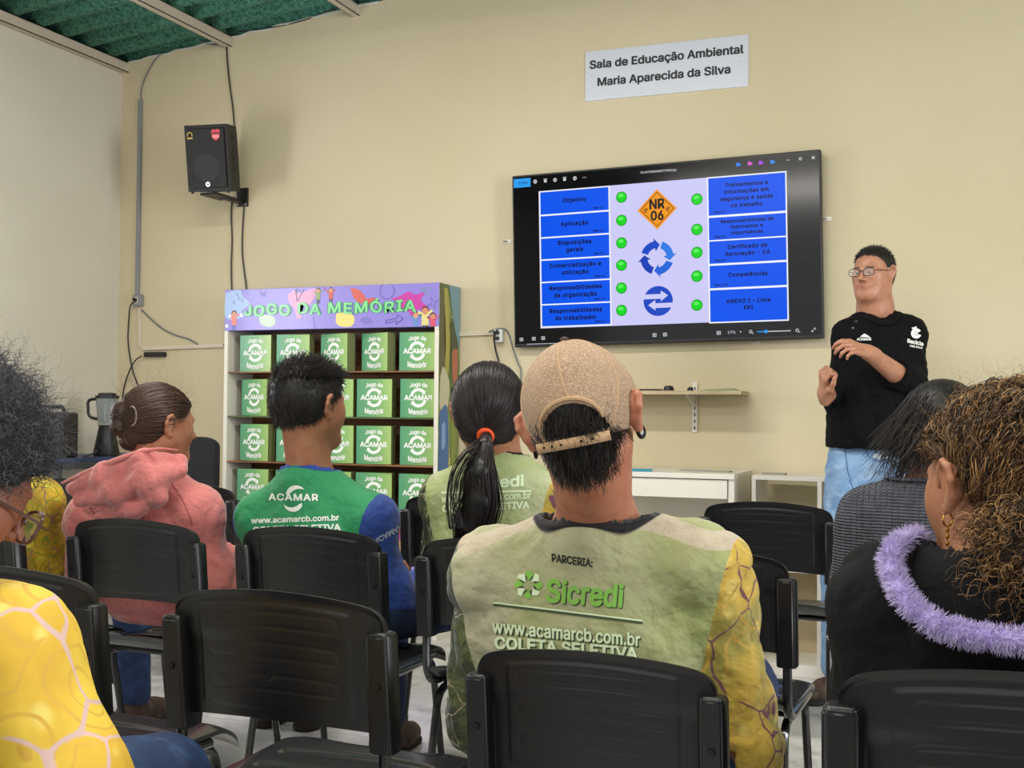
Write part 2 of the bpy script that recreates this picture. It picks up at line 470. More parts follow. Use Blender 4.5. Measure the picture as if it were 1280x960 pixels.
def cable(pts, r, label, m=None, name='power_cable'):
    P_ = spline([W_(p[0], p[1], p[2] if len(p) > 2 else .008) for p in pts], 6)
    o = MB().tube(P_, r, 6).build(name, m or M_cable, None, True); tag(o, label, 'cable'); return o
cable([(206, 66), (197, 71), (188, 84), (179, 103), (176, 117), (177, 126)], .0035, 'thin grey cable from the roof edge into the top of the conduit', M_cableg)
cable([(283, 52), (284, 75), (287, 105), (291, 135), (293, 160)], .004, 'black cable hanging from the roof beam to the wall speaker')
cable([(249, 50), (258, 54), (268, 56), (277, 54), (284, 48)], .0035, 'short loose cable loop under the roof next to the first beam', M_cableg)
cable([(297, 40), (330, 36), (370, 28), (400, 18), (430, 5), (440, -4)], .0035, 'dark cable sagging along the top edge of the front wall between two beams')
cable([(177, 387), (190, 400), (205, 412), (220, 419), (236, 424), (248, 431)], .004, 'grey cable drooping from the outlet box down to the trunking', M_cableg)
cable([(170, 376, .05), (163, 382, .03), (161, 400), (160, 425), (163, 450, .004), (168, 470, .004), (176, 490), (184, 510)], .004, 'black cord hanging from the outlet box plug behind the blender')
cable([(177, 445, .03), (168, 452, .04), (160, 468, .03), (155, 485), (152, 505), (146, 530, .05), (140, 545, .1)], .004, 'black cord running from the power strip down to the blender')
p = W_(196, 443.5); t = empty('power_strip', p, 0, 'black power strip stuck to the wall under the cream trunking', 'power strip')
MB().box((-.067, -.03, -.012), (.067, 0, .014), .003).build('housing', M_black, t)
for k in range(5): MB().cyl((-.05 + k * .025, -.031, 0), (-.05 + k * .025, -.0295, 0), .008, n=10).build('socket', M_cable, t)
cable([(290, 246), (289, 270), (290, 300), (289, 335), (290, 372)], .004, 'left one of two black cables hanging below the wall speaker')
cable([(305, 258), (303, 290), (303, 320), (307, 352), (309, 372)], .004, 'right one of two black cables hanging below the wall speaker')
p = W_(625, 420.5); t = empty('wall_socket', p, 0, 'white double wall socket with two black plugs by the television corner', 'socket')
MB().box((-.022, -.03, -.03), (.022, 0, .032), .003).build('housing', mat('white_plastic', '#dcdcdc', .35), t)
for z in (.016, -.012): MB().box((-.018, -.05, z - .007), (.01, -.03, z + .008), .002).build('plug', M_black, t)
cable([(622, 412, .03), (618, 420, .035), (619, 435, .02), (623, 450), (625, 462), (627, 480)], .005, 'black cord hanging from the white wall socket behind the ponytail')
cable([(611, 415, .02), (618, 412, .02), (630, 411, .015), (636, 418), (641, 435), (648, 455), (651, 462), (651, 480)], .004, 'grey cord arching from the trunking and dropping beside the television', M_cableg)
# hooks left and right of the TV
for px, py in ((1034, 273.5), (635, 302), (945, 427)):
    p = W_(px, py); t = empty('wall_hook', p, 0, {1034: 'white wall hook to the right of the television', 635: 'white wall hook at the left edge of the television', 945: 'white wall hook under the television bottom edge'}[px], 'hook')
    MB().box((-.012, -.004, -.009), (.018, 0, .009), .001).build('plate', M_white, t)
    MB().tube(spline([(-.0, -.004, 0), (-.012, -.02, 0), (-.024, -.02, .004)], 4), .003, 6).build('hook', M_alu, t)
# ================================================================ television, sign, speaker, display cabinet
def glow(name, color, s=1.0, rough=.25):
    if name in MATS: return MATS[name]
    m = bpy.data.materials.new(name); m.use_nodes = True; b = m.node_tree.nodes['Principled BSDF']
    b.inputs['Base Color'].default_value = (0, 0, 0, 1); b.inputs['Roughness'].default_value = rough
    b.inputs['Specular IOR Level'].default_value = .3 if name == 'screen_dark' else .12
    b.inputs['Emission Color'].default_value = hexc(color); b.inputs['Emission Strength'].default_value = s
    MATS[name] = m; return m
def frame3(O, e1, e2, name, **k):
    """empty whose local x,z lie along e1,e2"""
    e1 = e1.normalized(); e2 = e2.normalized(); ey = e2.cross(e1)
    o = empty(name, (0, 0, 0), **k); m_ = Matrix.Identity(4)
    for i in range(3): m_[i][0], m_[i][1], m_[i][2], m_[i][3] = e1[i], ey[i], e2[i], O[i]
    o.matrix_world = m_
    return o, e1, ey, e2
tvW, tvH, tt, tr = 1.45, .828, .0212, .0161
TL = Vector((-2.0345, YW - .06 - tvH * math.sin(tt), 1.128 + EYE))
e1 = Vector((math.cos(tr), -math.sin(tr) * math.sin(tt), math.sin(tr) * math.cos(tt))); e2 = Vector((-math.sin(tr), -math.cos(tr) * math.sin(tt), math.cos(tr) * math.cos(tt)))
O = TL - e2 * tvH
tv, e1, ey, e2 = frame3(O, e1, e2, 'television', label='large black flat television showing a blue safety training slide', cat='television')
def TVL(X, Y):
    p = onP(620 + X / 2.909, 170 + Y / 2.909, O, ey) - O; return p.dot(e1), p.dot(e2)
MB().box((0, .0, 0), (tvW, .045, tvH), .004).build('housing', M_black, tv)
M_scr = glow('screen_dark', '#08070c', .6, .12)
MB().box((.008, -.0012, .016), (tvW - .008, .001, tvH - .008)).build('screen', M_scr, tv)
MB().box((.3, .045, .2), (1.1, .06, .6)).build('wall_mount', M_black, tv)
def TP(d=.002): return lambda a, b: (a, -d, b)
def rectpx(x0, y0l, y0r, x1, y1l, y1r, ins=0.):
    q = [TVL(x0, y0l), TVL(x1, y0r), TVL(x1, y1r), TVL(x0, y1l)]
    a0 = (q[0][0] + q[3][0]) / 2; a1 = (q[1][0] + q[2][0]) / 2; b1 = (q[0][1] + q[1][1]) / 2; b0 = (q[2][1] + q[3][1]) / 2
    return a0 + ins, b0 + ins, a1 - ins, b1 - ins
S = rectpx(159, 203, 126, 1060, 698, 670)
G = glow
flat('slide_background', rect2d(*S), TP(.0016), G('slide_lilac', '#cfcdfb', 1.0), tv)
blue = G('slide_blue', '#0055f0', 1.0); navy = G('slide_navy', '#08123f', 1.0); wht = G('slide_white', '#eef2ff', 1.05)
rows = [((203, 188), (285, 270)), ((290, 277), (367, 354)), ((372, 360), (448, 436)), ((453, 442), (530, 519)), ((535, 524), (612, 601)), ((617, 606), (692, 684))]
txtL = ['Objetivo', 'Aplicação', 'Disposições\ngerais', 'Comercialização e\nutilização', 'Responsabilidades\nda organização', 'Responsabilidades\ndo trabalhador']
rowsR = [((155, 132), (290, 272)), ((298, 280), (380, 362)), ((384, 368), (466, 450)), ((473, 458), (556, 540)), ((563, 548), (676, 668))]
txtR = ['Treinamentos e\ninformações em\nsegurança e saúde\nno trabalho', 'Responsabilidades de\nfabricantes e\nimportadores', 'Certificado de\nAprovação - CA', 'Competências', 'ANEXO I – Lista\nEPI']
for x0, x1, rws, tx, left in ((165, 413, rows, txtL, True), (776, 1056, rowsR, txtR, False)):
    aa = rectpx(x0, rws[0][0][0], rws[0][0][1], x1, rws[-1][1][0], rws[-1][1][1])
    flat('slide_border', rect2d(aa[0] - .006, aa[1] - .006, aa[2] + .006, aa[3] + .006), TP(.002), wht, tv)
    for k, ((l0, r0), (l1, r1)) in enumerate(rws):
        a0, b0, a1, b1 = rectpx(x0, l0, r0, x1, l1, r1)
        c = flat('slide_cell', rect2d(aa[0], b0, aa[2], b1), TP(.0026), blue, tv)
        s = tx[k]; nl = s.count('\n') + 1; wid = max(len(q) for q in s.split('\n'))
        size = (aa[2] - aa[0]) * (.108 if left else (.095 if nl != 3 else .082))
        g = text_geo(s, size, bold=.06, line=.95, space=1.12); v = np.array(g[0]); cc = (v.min(0) + v.max(0)) / 2
        cx, cy = (aa[0] + aa[2]) / 2, (b0 + b1) / 2 + (.004 if nl < 3 else .002)
        flat('lettering', mv2d(g, cx - cc[0], cy - cc[1]), TP(.0032), navy, c)
        if not (k == 4 and not left):
            it = 'Item 6.%d' % ((k + 1) if left else (k + 7))
            g = text_geo(it, .018, bold=.05); 
            flat('small_lettering', mv2d(g, (aa[2] - .05) if left else (aa[0] + .05), b0 + .014), TP(.0032), navy, c)
gr1, gr2, gr3 = G('button_dark', '#0b9a1c', 1.), G('button_green', '#10d81e', 1.), G('button_light', '#5cf55c', 1.)
for X, Ys in ((457, (223, 307, 389, 470, 553, 634)), (731, (230, 340, 424, 510, 615))):
    for Y in Ys:
        a, b = TVL(X, Y); r = .0265
        o = flat('slide_button', circle2d(a, b, r, 28, r * 1.0), TP(.0026), gr1, tv)
        flat('button_face', circle2d(a, b, r * .86, 28), TP(.0030), gr2, o)
        flat('button_shine', circle2d(a - .003, b + .008, r * .5, 20, r * .32), TP(.0033), gr3, o)
# orange diamond
a, b = TVL(586, 267); h = .093; d = flat('slide_diamond', poly2d([(a - h, b), (a, b - h), (a + h, b), (a, b + h)]), TP(.0026), G('orange', '#f79a14', 1.), tv)
dk = G('dark_ink', '#26201a', 1.)
hh = h * .86; w_ = .004
g = join2d(*[([p, q, (q[0] * (1 - 0) - a) * .955 + a and ((q[0] - a) * .95 + a, (q[1] - b) * .95 + b), ((p[0] - a) * .95 + a, (p[1] - b) * .95 + b)], [(0, 1, 2, 3)]) for p, q in zip([(a - hh, b), (a, b - hh), (a + hh, b), (a, b + hh)], [(a, b - hh), (a + hh, b), (a, b + hh), (a - hh, b)])])
flat('diamond_outline', g, TP(.003), dk, d)
flat('diamond_lettering', mv2d(fit_text('NR', .072, .048, bold=.06), a, b + .025), TP(.003), dk, d)
flat('diamond_lettering', mv2d(fit_text('06', .062, .046, bold=.06), a, b - .028), TP(.003), dk, d)
for s in (-1, 1):
    flat('diamond_icon', join2d(arc2d(a + s * .052, b - .002, .007, .0105, 0, 5.2, 12), circle2d(a + s * .052, b - .002, .004, 10)), TP(.003), dk, d)
# circular arrows
a, b = TVL(586, 443)
for k in range(4):
    c = ['#1148c8', '#2a7be8', '#1f66dc', '#0f3fb8'][k]
    A = PI / 2 - k * PI / 2 - .1
    flat('arrow', arc2d(a, b, .045, .078, A + PI / 2 - .25, A + .28, 12, -.42), TP(.0027 + k * .0001), G('arrow_%d' % k, c, 1.), tv)
# disc with two arrows
a, b = TVL(590, 600)
d = flat('slide_disc', circle2d(a, b, .069, 36), TP(.0026), G('disc_blue', '#1c49c4', 1.), tv)
def arrow(a, b, s): return poly2d([(a - s * .066, b - .010), (a + s * .018, b - .010), (a + s * .018, b - .022), (a + s * .052, b + .004), (a + s * .018, b + .028), (a + s * .018, b + .012), (a - s * .066, b + .012)][::s])
flat('arrow', arrow(a - .005, b + .020, 1), TP(.003), G('slide_lilac', '', 1), d)
flat('arrow', arrow(a + .005, b - .022, -1), TP(.003), G('slide_lilac', '', 1), d)
# viewer bar icons
ic = G('icon_white', '#d8dcE4'.lower(), .9)
o = flat('toolbar_button', rect2d(*rectpx(65, 158, 152, 126, 190, 184)), TP(.002), G('tool_blue', '#2aa0f4', 1.), tv)
a, b = TVL(95, 171); flat('lettering', mv2d(fit_text('Editar', .05, .014, bold=.02), a + .008, b), TP(.0024), G('tool_ink', '#0b4a8c', 1.), o)
def ring(a, b, r): return arc2d(a, b, r * .6, r, 0, 2 * PI, 14)
for i, (X, Y) in enumerate(((143, 166), (180, 163), (215, 160), (250, 157), (287, 154))):
    a, b = TVL(X, Y); g = join2d(ring(a, b, .0095), rect2d(a - .002, b - .006, a + .002, b + .006)) if i % 2 == 0 else join2d(rect2d(a - .007, b - .008, a + .007, b + .005), rect2d(a - .009, b + .007, a + .009, b + .010))
    flat('toolbar_icon', g, TP(), ic, tv)
a, b = TVL(322, 151); flat('toolbar_icon', join2d(*[circle2d(a + q * .007, b, .0022, 8) for q in (-1, 0, 1)]), TP(), ic, tv)
a, b = TVL(590, 129); flat('title_lettering', mv2d(fit_text('TELADOTREINAMENTONR06.jpg', .17, .013, bold=.02), a, b), TP(), ic, tv)
for X, Y, c in ((881, 104, '#2f7fe8'), (923, 100, '#d85ac8'), (963, 97, '#a24be0'), (1005, 94, '#2f8be8')):
    a, b = TVL(X, Y); flat('toolbar_icon', join2d(rect2d(a - .009, b - .008, a + .006, b + .008), circle2d(a + .006, b - .002, .006, 10)), TP(), G('ic' + c, c, 1.), tv)
a, b = TVL(1062, 88); flat('toolbar_icon', rect2d(a - .006, b - .001, a + .006, b + .0015), TP(), ic, tv)
a, b = TVL(1107, 83); flat('toolbar_icon', ring(a, b, .007), TP(), ic, tv)
def cross(a, b, s=.006, w=.0013): return join2d(poly2d([(a - s - w, b - s + w), (a - s + w, b - s - w), (a + s + w, b + s - w), (a + s - w, b + s + w)]), poly2d([(a - s - w, b + s - w), (a + s - w, b - s - w), (a + s + w, b - s + w), (a - s + w, b + s + w)]))
a, b = TVL(1154, 79); flat('toolbar_icon', cross(a, b), TP(), ic, tv)
for X, Y in ((93, 740), (138, 737), (172, 735), (577, 724), (615, 722), (810, 716)):
    a, b = TVL(X, Y); flat('toolbar_icon', join2d(rect2d(a - .009, b + .005, a + .009, b + .008), rect2d(a - .009, b - .008, a + .009, b - .005), rect2d(a - .009, b - .005, a - .006, b + .005), rect2d(a + .006, b - .005, a + .009, b + .005), circle2d(a, b, .0035, 8)), TP(), ic, tv)
a, b = TVL(857, 714); flat('toolbar_lettering', mv2d(fit_text('177%', .034, .012, bold=.02), a, b), TP(), ic, tv)
a, b = TVL(890, 713); flat('toolbar_icon', poly2d([(a - .005, b + .003), (a, b - .003), (a + .005, b + .003)]), TP(), ic, tv)
for X, Y in ((928, 713), (1097, 708)):
    a, b = TVL(X, Y); flat('toolbar_icon', join2d(ring(a - .002, b + .002, .0075), poly2d([(a + .002, b - .003), (a + .004, b - .001), (a + .011, b - .008), (a + .009, b - .010)])), TP(), ic, tv)
a0, b0 = TVL(950, 712); a1, b1 = TVL(1072, 709); a, b = TVL(982, 711)
flat('zoom_slider', rect2d(a0, b - .002, a1, b + .002), TP(), ic, tv); flat('zoom_slider', rect2d(a0, b - .0022, a, b + .0022), TP(.0024), G('tool_blue', ''), tv)
flat('slider_knob', circle2d(a, b, .008, 14), TP(.0028), G('tool_blue', ''), tv)
a, b = TVL(1155, 705); flat('toolbar_icon', join2d(poly2d([(a - .009, b - .009), (a - .001, b - .009), (a - .009, b - .001)]), poly2d([(a + .009, b + .009), (a + .001, b + .009), (a + .009, b + .001)]), poly2d([(a - .006, b - .004), (a - .004, b - .006), (a + .006, b + .004), (a + .004, b + .006)])), TP(), ic, tv)
a, b = TVL(120, 757); flat('toolbar_line', rect2d(a - .01, b - .0012, a + .14, b + .0012), TP(), ic, tv)
a, b = TVL(1108, 446); flat('brand_lettering', mv2d(fit_text('smart tv', .05, .011, bold=.01), a, b), TP(), G('faint', '#34343c', 1.), tv)

# ---------------------------------------------------------------- sign
sO = Vector((-1.689, YW - .006, 1.7164 + EYE - .2376))
sg = empty('wall_sign', sO, 0, 'white rectangular room name sign with two lines of black text high on the wall', 'sign')
MB().box((0, 0, 0), (.7758, .006, .2376)).build('plate', mat('sign_white', '#c9cdd8', .35), sg)
inkm = mat('sign_ink', '#17181c', .5)
flat('lettering', mv2d(fit_text('Sala de Educação Ambiental', .735, .052, bold=.05), .388, .168), lambda a, b: (a, -.0008, b), inkm, sg)
flat('lettering', mv2d(fit_text('Maria Aparecida da Silva', .635, .052, bold=.05), .378, .082), lambda a, b: (a, -.0008, b), inkm, sg)
for a, b in ((.028, .118), (.74, .118)): MB().cyl((a, -.002, b), (a, .001, b), .0035, n=8).build('screw', M_alu, sg)

# ---------------------------------------------------------------- wall speaker
c = onY(304, 247, YW)
sp = empty('wall_speaker', (c.x, YW, c.z), 0, 'black loudspeaker tilted on a wall bracket left of the cabinet, red shield sticker', 'speaker')
MB().box((-.035, -.012, -.05), (.035, 0, .05), .002).build('wall_plate', M_black, sp)
MB().box((-.03, -.17, -.035), (.012, -.006, -.017), .002).build('bracket_arm', M_black, sp)
MB().box((-.08, -.27, -.030), (.02, -.1, -.018), .002).build('bracket_foot', M_black, sp)
for s in (-1, 1): MB().cyl((s * .025, -.014, -.04), (s * .025, -.012, -.04), .005, n=8).build('bolt', M_alu, sp)
def spx(p):
    # trapezoid box local -> tilted forward
    p = Vector(p); t = math.radians(10); q = Vector((p.x, p.y * math.cos(t) - p.z * math.sin(t), p.z * math.cos(t) + p.y * math.sin(t)))
    yw = math.radians(9); q = Vector((q.x * math.cos(yw) - q.y * math.sin(yw), q.x * math.sin(yw) + q.y * math.cos(yw), q.z))
    return q + Vector((-.005, -.215, -.005))
M_sp = mat('speaker_black', '#19181a', .6, bump=(400, .4, .001)); M_grille = mat('speaker_grille', '#161516', .5, bump=(700, .8, .002))
m = MB().prism([(-.118, -.10), (.118, -.10), (.075, .10), (-.075, .10)], 0, .335, 'z'); m.xf(spx).build('cabinet', M_sp, sp)
m = MB().box((-.102, -.112, .018), (.102, -.098, .317), .004); m.xf(spx).build('grille', M_grille, sp)
m = MB()
for i in range(15): m.cyl((-.088 + i * .0126, -.1125, .03), (-.088 + i * .0126, -.1125, .305), .0011, n=4)
m.xf(spx).build('grille_ribs', M_black, sp)
m = MB().cyl((0, -.1135, .12), (0, -.1125, .12), .07, n=28); m.xf(spx).build('woofer', mat('woofer', '#201c1c', .6), sp)
gold = mat('gold_print', '#c9a24a', .4); red = mat('sticker_red', '#d2434e', .4); pink = mat('sticker_pink', '#ec8a8c', .4); silver = mat('silver_print', '#c9c9c9', .3, .4)
def SPP(dx, dz, d=.1145): return lambda a, b: spx((a + dx, -d, b + dz))
flat('badge', join2d(arc2d(0, 0, .011, .016, -.5, PI + .5, 12), rect2d(-.015, -.02, .015, -.012)), SPP(-.083, .285), gold, sp)
flat('sticker', poly2d([(-.024, .02), (-.01, .028), (0, .022), (.01, .028), (.024, .02), (.02, -.016), (0, -.032), (-.02, -.016)]), SPP(.06, .283), red, sp)
flat('sticker_print', rect2d(-.018, -.018, .018, -.002), SPP(.06, .283, .115), pink, sp)
flat('sticker_print', rect2d(-.02, .004, .02, .01), SPP(.06, .283, .115), M_black, sp)
flat('badge', join2d(circle2d(0, 0, .013, 20)), SPP(.0, .035), silver, sp)
flat('badge_lettering', fit_text('W', .016, .012, bold=.03), SPP(.0, .035, .1152), M_black, sp)
for z in (.05, .1, .16, .2, .26): MB().box((.092, -.01, z), (.103, .01, z + .02)).xf(spx).build('connector', M_cable, sp)
m = MB().box((.088, -.05, .03), (.1, .05, .3)); m.xf(spx).build('rear_panel', M_black, sp)
m = MB(); 
for s in (-.1, .1): m.cyl((s, -.09, 0), (s, -.09, -.01), .008, n=8)
m.xf(spx).build('foot', M_black, sp)

# ---------------------------------------------------------------- memory game cabinet
CY, CX0, CX1, CT, CHd = 5.0249, -3.5513, -2.3337, .6046 + EYE, .2107
CB = YW - .01
M_cab = mat('cabinet_white', '#ddd8c9', .4); M_wood = mat('varnished_plywood', '#96643a', .5, var=[('#6b4426', 6, .4, .6)], stretch=(1, 1, 6))
cb = empty('display_cabinet', ((CX0 + CX1) / 2, CY, 0), 0, 'tall white memory game cabinet with purple printed header and shelves of green boxes', 'cabinet')
cw = (CX1 - CX0) / 2; dp = CB - CY
z_sh = .62     # shelf floor of the lowest compartment
MB().box((-cw, 0, 0), (-cw + .022, dp, CT - CHd), .001).build('side_panel', M_cab, cb)
M_side = mat('printed_side_panel', '#7f8f52', .35, var=[('#4f6b3c', 7, .4, .6), ('#b9b25e', 11, .55, .7)])
side = MB().box((cw - .024, 0, 0), (cw, dp, CT - CHd), .001).build('side_panel', M_cab, cb)
MB().box((-cw + .022, dp - .012, .3), (cw - .024, dp, CT - CHd)).build('back_panel', M_wood, cb)
hd = MB().box((-cw, 0, CT - CHd), (cw, dp, CT), .002).build('header', mat('header_purple', '#8d7fd0', .33, coat=.12), cb)
P_H = lambda d=.0012: (lambda a, b: (a, -d, b))
def HL(px, py):
    p = onY(px, py, CY); return p.x - (CX0 + CX1) / 2, p.z
def pm(c, r=.25, **k): return mat('print_' + c, c, r + .08, coat=.12, **k)
def hp(g, c, d=.0012, name='printed_shape'):
    g = ([(min(max(a, -cw + .001), cw - .001), min(max(b, CT - CHd + .001), CT - .001)) for a, b in g[0]], g[1])
    return flat(name, g, P_H(d), pm(c), hd)
def H5(X, Y): return HL(270 + X / 7.11, 340 + Y / 7.11)
def H6(X, Y): return HL(410 + X / 6.737, 340 + Y / 6.737)
def blob(pts, f=H5, n=5):
    q = [f(*p) for p in pts]; q3 = spline([Vector((a, b, 0)) for a, b in q + [q[0]]], n); return poly2d([(p.x, p.y) for p in q3[:-1]])
hp(blob([(85, 185), (210, 160), (240, 215), (300, 280), (230, 350), (250, 400), (90, 410)]), '#9db6e2')
hp(blob([(640, 200), (690, 165), (740, 190), (880, 145), (890, 200), (830, 290), (770, 300), (760, 400), (720, 410), (700, 330), (650, 270)]), '#e58fb4')
hp(blob([(190, 130), (260, 150), (300, 190), (330, 225), (390, 215), (385, 250), (330, 275), (250, 250), (210, 200)], H6), '#cf5a4a')
hp(blob([(530, 225), (600, 205), (680, 165), (730, 190), (815, 175), (780, 235), (830, 290), (760, 320), (720, 330), (700, 400), (680, 330), (600, 320), (590, 260)], H6, 3), '#c43aa0')
hp(blob([(70, 350), (120, 340), (200, 355), (225, 400), (200, 455), (120, 460), (70, 430)], H6), '#ecd070')
hp(blob([(380, 380), (500, 390), (530, 450), (480, 490), (400, 460)]), '#b7d6b0')
hp(join2d(*[(lambda c: arc2d(c[0], c[1], .012 + .009 * k, .0145 + .009 * k, .3, 2.6, 12))(H6(320, 450)) for k in range(4)]), '#5f58a8')
c = H6(498, 160); hp(arc2d(c[0], c[1], .038, .0405, 0, 2 * PI, 28), '#4f4a94')
c = H6(850, 160); hp(join2d(arc2d(c[0], c[1], .015, .018, 0, 5, 14), arc2d(c[0] - .03, c[1] + .004, .008, .011, 0, 5, 10)), '#6aa06e')
c = H6(885, 262)
def star(c, r, n=5, r2=.45, rot=PI / 2): return poly2d([(c[0] + (r if k % 2 == 0 else r * r2) * math.cos(rot + k * PI / n), c[1] + (r if k % 2 == 0 else r * r2) * math.sin(rot + k * PI / n)) for k in range(2 * n)])
hp(star(c, .034, 4, .3, .4), '#4f4a94', .0012); hp(star(c, .026, 4, .3, .4), '#8d7fd0', .0015)
for X, Y in ((190, 200), (235, 250), (160, 270), (205, 235)):
    c = H5(X, Y); hp(star(c, .012), '#555a80', .0015); hp(star(c, .008), '#9db6e2', .0018)
c = H5(735, 205); hp(join2d(poly2d([(c[0] - .02, c[1] + .03), (c[0] - .014, c[1] + .032), (c[0] - .006, c[1] - .028), (c[0] - .012, c[1] - .03)]), poly2d([(c[0] - .008, c[1] - .03), (c[0] + .03, c[1] + .032), (c[0] + .034, c[1] + .028), (c[0] - .004, c[1] - .034)]), arc2d(c[0] - .004, c[1] + .014, .012, .0155, .2, 2.9, 10)), '#4a3a5c', .0016)
c = H6(560, 405); hp(poly2d([(c[0] - .05, c[1] - .018), (c[0] + .01, c[1] - .006), (c[0] + .008, c[1] - .026), (c[0] + .05, c[1] + .006), (c[0] + .012, c[1] + .03), (c[0] + .012, c[1] + .01), (c[0] - .048, c[1] + .002)]), '#5a52a0', .0012)
hp(poly2d([(c[0] - .044, c[1] - .012), (c[0] + .016, c[1] - .0), (c[0] + .014, c[1] - .014), (c[0] + .042, c[1] + .006), (c[0] + .017, c[1] + .022), (c[0] + .017, c[1] + .005), (c[0] - .043, c[1] - .003)]), '#8d7fd0', .0015)
c = H5(420, 180); hp(join2d(arc2d(c[0], c[1], .02, .023, 0, PI, 12), poly2d([(c[0] - .02, c[1]), (c[0] - .01, c[1] - .022), (c[0] + .01, c[1] - .022), (c[0] + .02, c[1])])), '#6258ae')
c = H5(870, 450); hp(poly2d([(c[0] - .006, c[1] + .03), (c[0] - .002, c[1] + .03), (c[0] + .008, c[1] - .03), (c[0] + .004, c[1] - .03)]), '#5a52a0')
# small children printed on the header (plain figures)
def kid(f, X, Y, s, shirt, skin='#c98a62', hair='#3a2420', legs='#2a2c3a'):
    a, b = f(X, Y)
    hp(join2d(rect2d(a - .009 * s, b - .052 * s, a - .002 * s, b - .025 * s), rect2d(a + .002 * s, b - .052 * s, a + .009 * s, b - .025 * s)), legs, .0015)
    hp(poly2d([(a - .012 * s, b - .03 * s), (a + .012 * s, b - .03 * s), (a + .011 * s, b), (a + .026 * s, b + .012 * s), (a + .022 * s, b + .018 * s), (a, b + .004 * s), (a - .022 * s, b + .014 * s), (a - .026 * s, b + .008 * s), (a - .011 * s, b - .006 * s)]), shirt, .0018)
    hp(circle2d(a, b + .016 * s, .0125 * s, 16), hair, .0016); hp(circle2d(a, b + .0125 * s, .0105 * s, 16), skin, .0019)
kid(H5, 910, 190, 1.0, '#7a9a4a'); kid(H5, 1022, 185, 1.0, '#c9512e')
c = H5(968, 150); hp(arc2d(c[0], c[1], .005, .008, 0, 2 * PI, 10), '#a03a80', .0016)
kid(H5, 162, 405, 1.3, '#e0786a', hair='#2a1a1a', legs='#5a6ac0')
kid(H6, 738, 395, 1.3, '#6a8cc8', skin='#d99a78', hair='#8c2a40'); kid(H6, 820, 365, 1.6, '#d8cf86', hair='#7a2438'); kid(H6, 885, 400, 1.2, '#d0506a', hair='#5a2030')
a0, b0 = H5(80, 515); hp(circle2d(a0 + .03, b0 + .07, .008, 10), '#f2f0f6', .002); hp(circle2d(a0 + .012, b0 + .02, .01, 10), '#f2f0f6', .002); hp(circle2d(a0 + .1, b0 + .075, .009, 10), '#e8e6f6', .002)
# title letters: bulging capitals with a dark outline, baseline rising
a0, b0 = H5(250, 330); a1, b1 = H6(745, 275)
cx, cy = (a0 + a1) / 2, (b0 + b1) / 2
def bumpy(g, amp=.004):
    v, f = g; return [(a, b + amp * math.sin(a * 34)) for a, b in v], f
tl = lambda bold: mv2d(bumpy(fit_text('JOGO DA MEMÓRIA', (a1 - a0) * 1.0, .072, bold=bold, space=1.12)), cx, cy)
hp(tl(.11), '#2f8a5c', .0022, 'title_outline')
hp(tl(.035), '#7fd68c', .0040, 'title_lettering')
# printed right side: woodland mural with a walking figure
sd = MB().box((cw - .001, .0, .3), (cw + .001, dp, CT)).build('side_print', M_side, cb)
def SP(Y0, Z0): return lambda a, b: (cw + .0022 + 0, a, b)
def sp_(pts, c, d=.0022, n=4):
    q = spline([Vector((a * dp, b, 0)) for a, b in pts + [pts[0]]], n); flat('printed_shape', poly2d([(min(max(p.x, .001), dp - .001), min(p.y, CT - .001)) for p in q[:-1]]), lambda a, b: (cw + d, a, b), pm(c), sd)
T = CT
sp_([(.45, T - .005), (.98, T - .005), (.98, T - .3), (.75, T - .25), (.6, T - .12)], '#6f97a6')
sp_([(.02, T - .01), (.16, T - .01), (.3, T - .3), (.12, T - .55), (.02, T - .5)], '#5c5a3a')
sp_([(.2, T - .02), (.42, T - .05), (.5, T - .35), (.3, T - .45)], '#a9a24a')
sp_([(.55, T - .24), (.72, T - .2), (.8, T - .3), (.95, T - .4), (.85, T - .62), (.6, T - .55)], '#5a6a3c', .003)
sp_([(.6, T - .28), (.8, T - .26), (.88, T - .38), (.82, T - .48), (.66, T - .46)], '#b5624a', .0036)
sp_([(.5, T - .2), (.62, T - .16), (.75, T - .22), (.92, T - .3), (.7, T - .31), (.56, T - .32)], '#3c4a2a', .004)
sp_([(.6, T - .5), (.9, T - .52), (.85, T - .8), (.7, T - .95), (.6, T - .8)], '#7c8b3e', .003)
sp_([(.03, T - .62), (.4, T - .6), (.45, T - .92), (.03, T - .95)], '#2f64a0', .003)
sp_([(.14, T - .68), (.3, T - .67), (.3, T - .78), (.14, T - .79)], '#7ba0cc', .0036)
sp_([(.05, T - .45), (.2, T - .4), (.5, T - .48), (.4, T - .6), (.05, T - .6)], '#c7c2a4', .0026)
sp_([(.02, T - .95), (.5, T - .93), (.55, T - 1.02), (.02, T - 1.05)], '#c9a64a', .003)
sp_([(.02, T - 1.02), (.9, T - 1.0), (.95, T - 1.3), (.02, T - 1.3)], '#4f93b0', .003)
sp_([(.06, T - 1.08), (.22, T - 1.03), (.35, T - 1.2), (.3, T - 1.32), (.04, T - 1.3)], '#2e3034', .0036)
sp_([(.3, T - 1.08), (.5, T - 1.02), (.62, T - 1.2), (.5, T - 1.34), (.3, T - 1.3)], '#8c4436', .004)
sp_([(.6, T - .72), (.8, T - .7), (.9, T - .98), (.65, T - 1.02)], '#37423a', .0026)
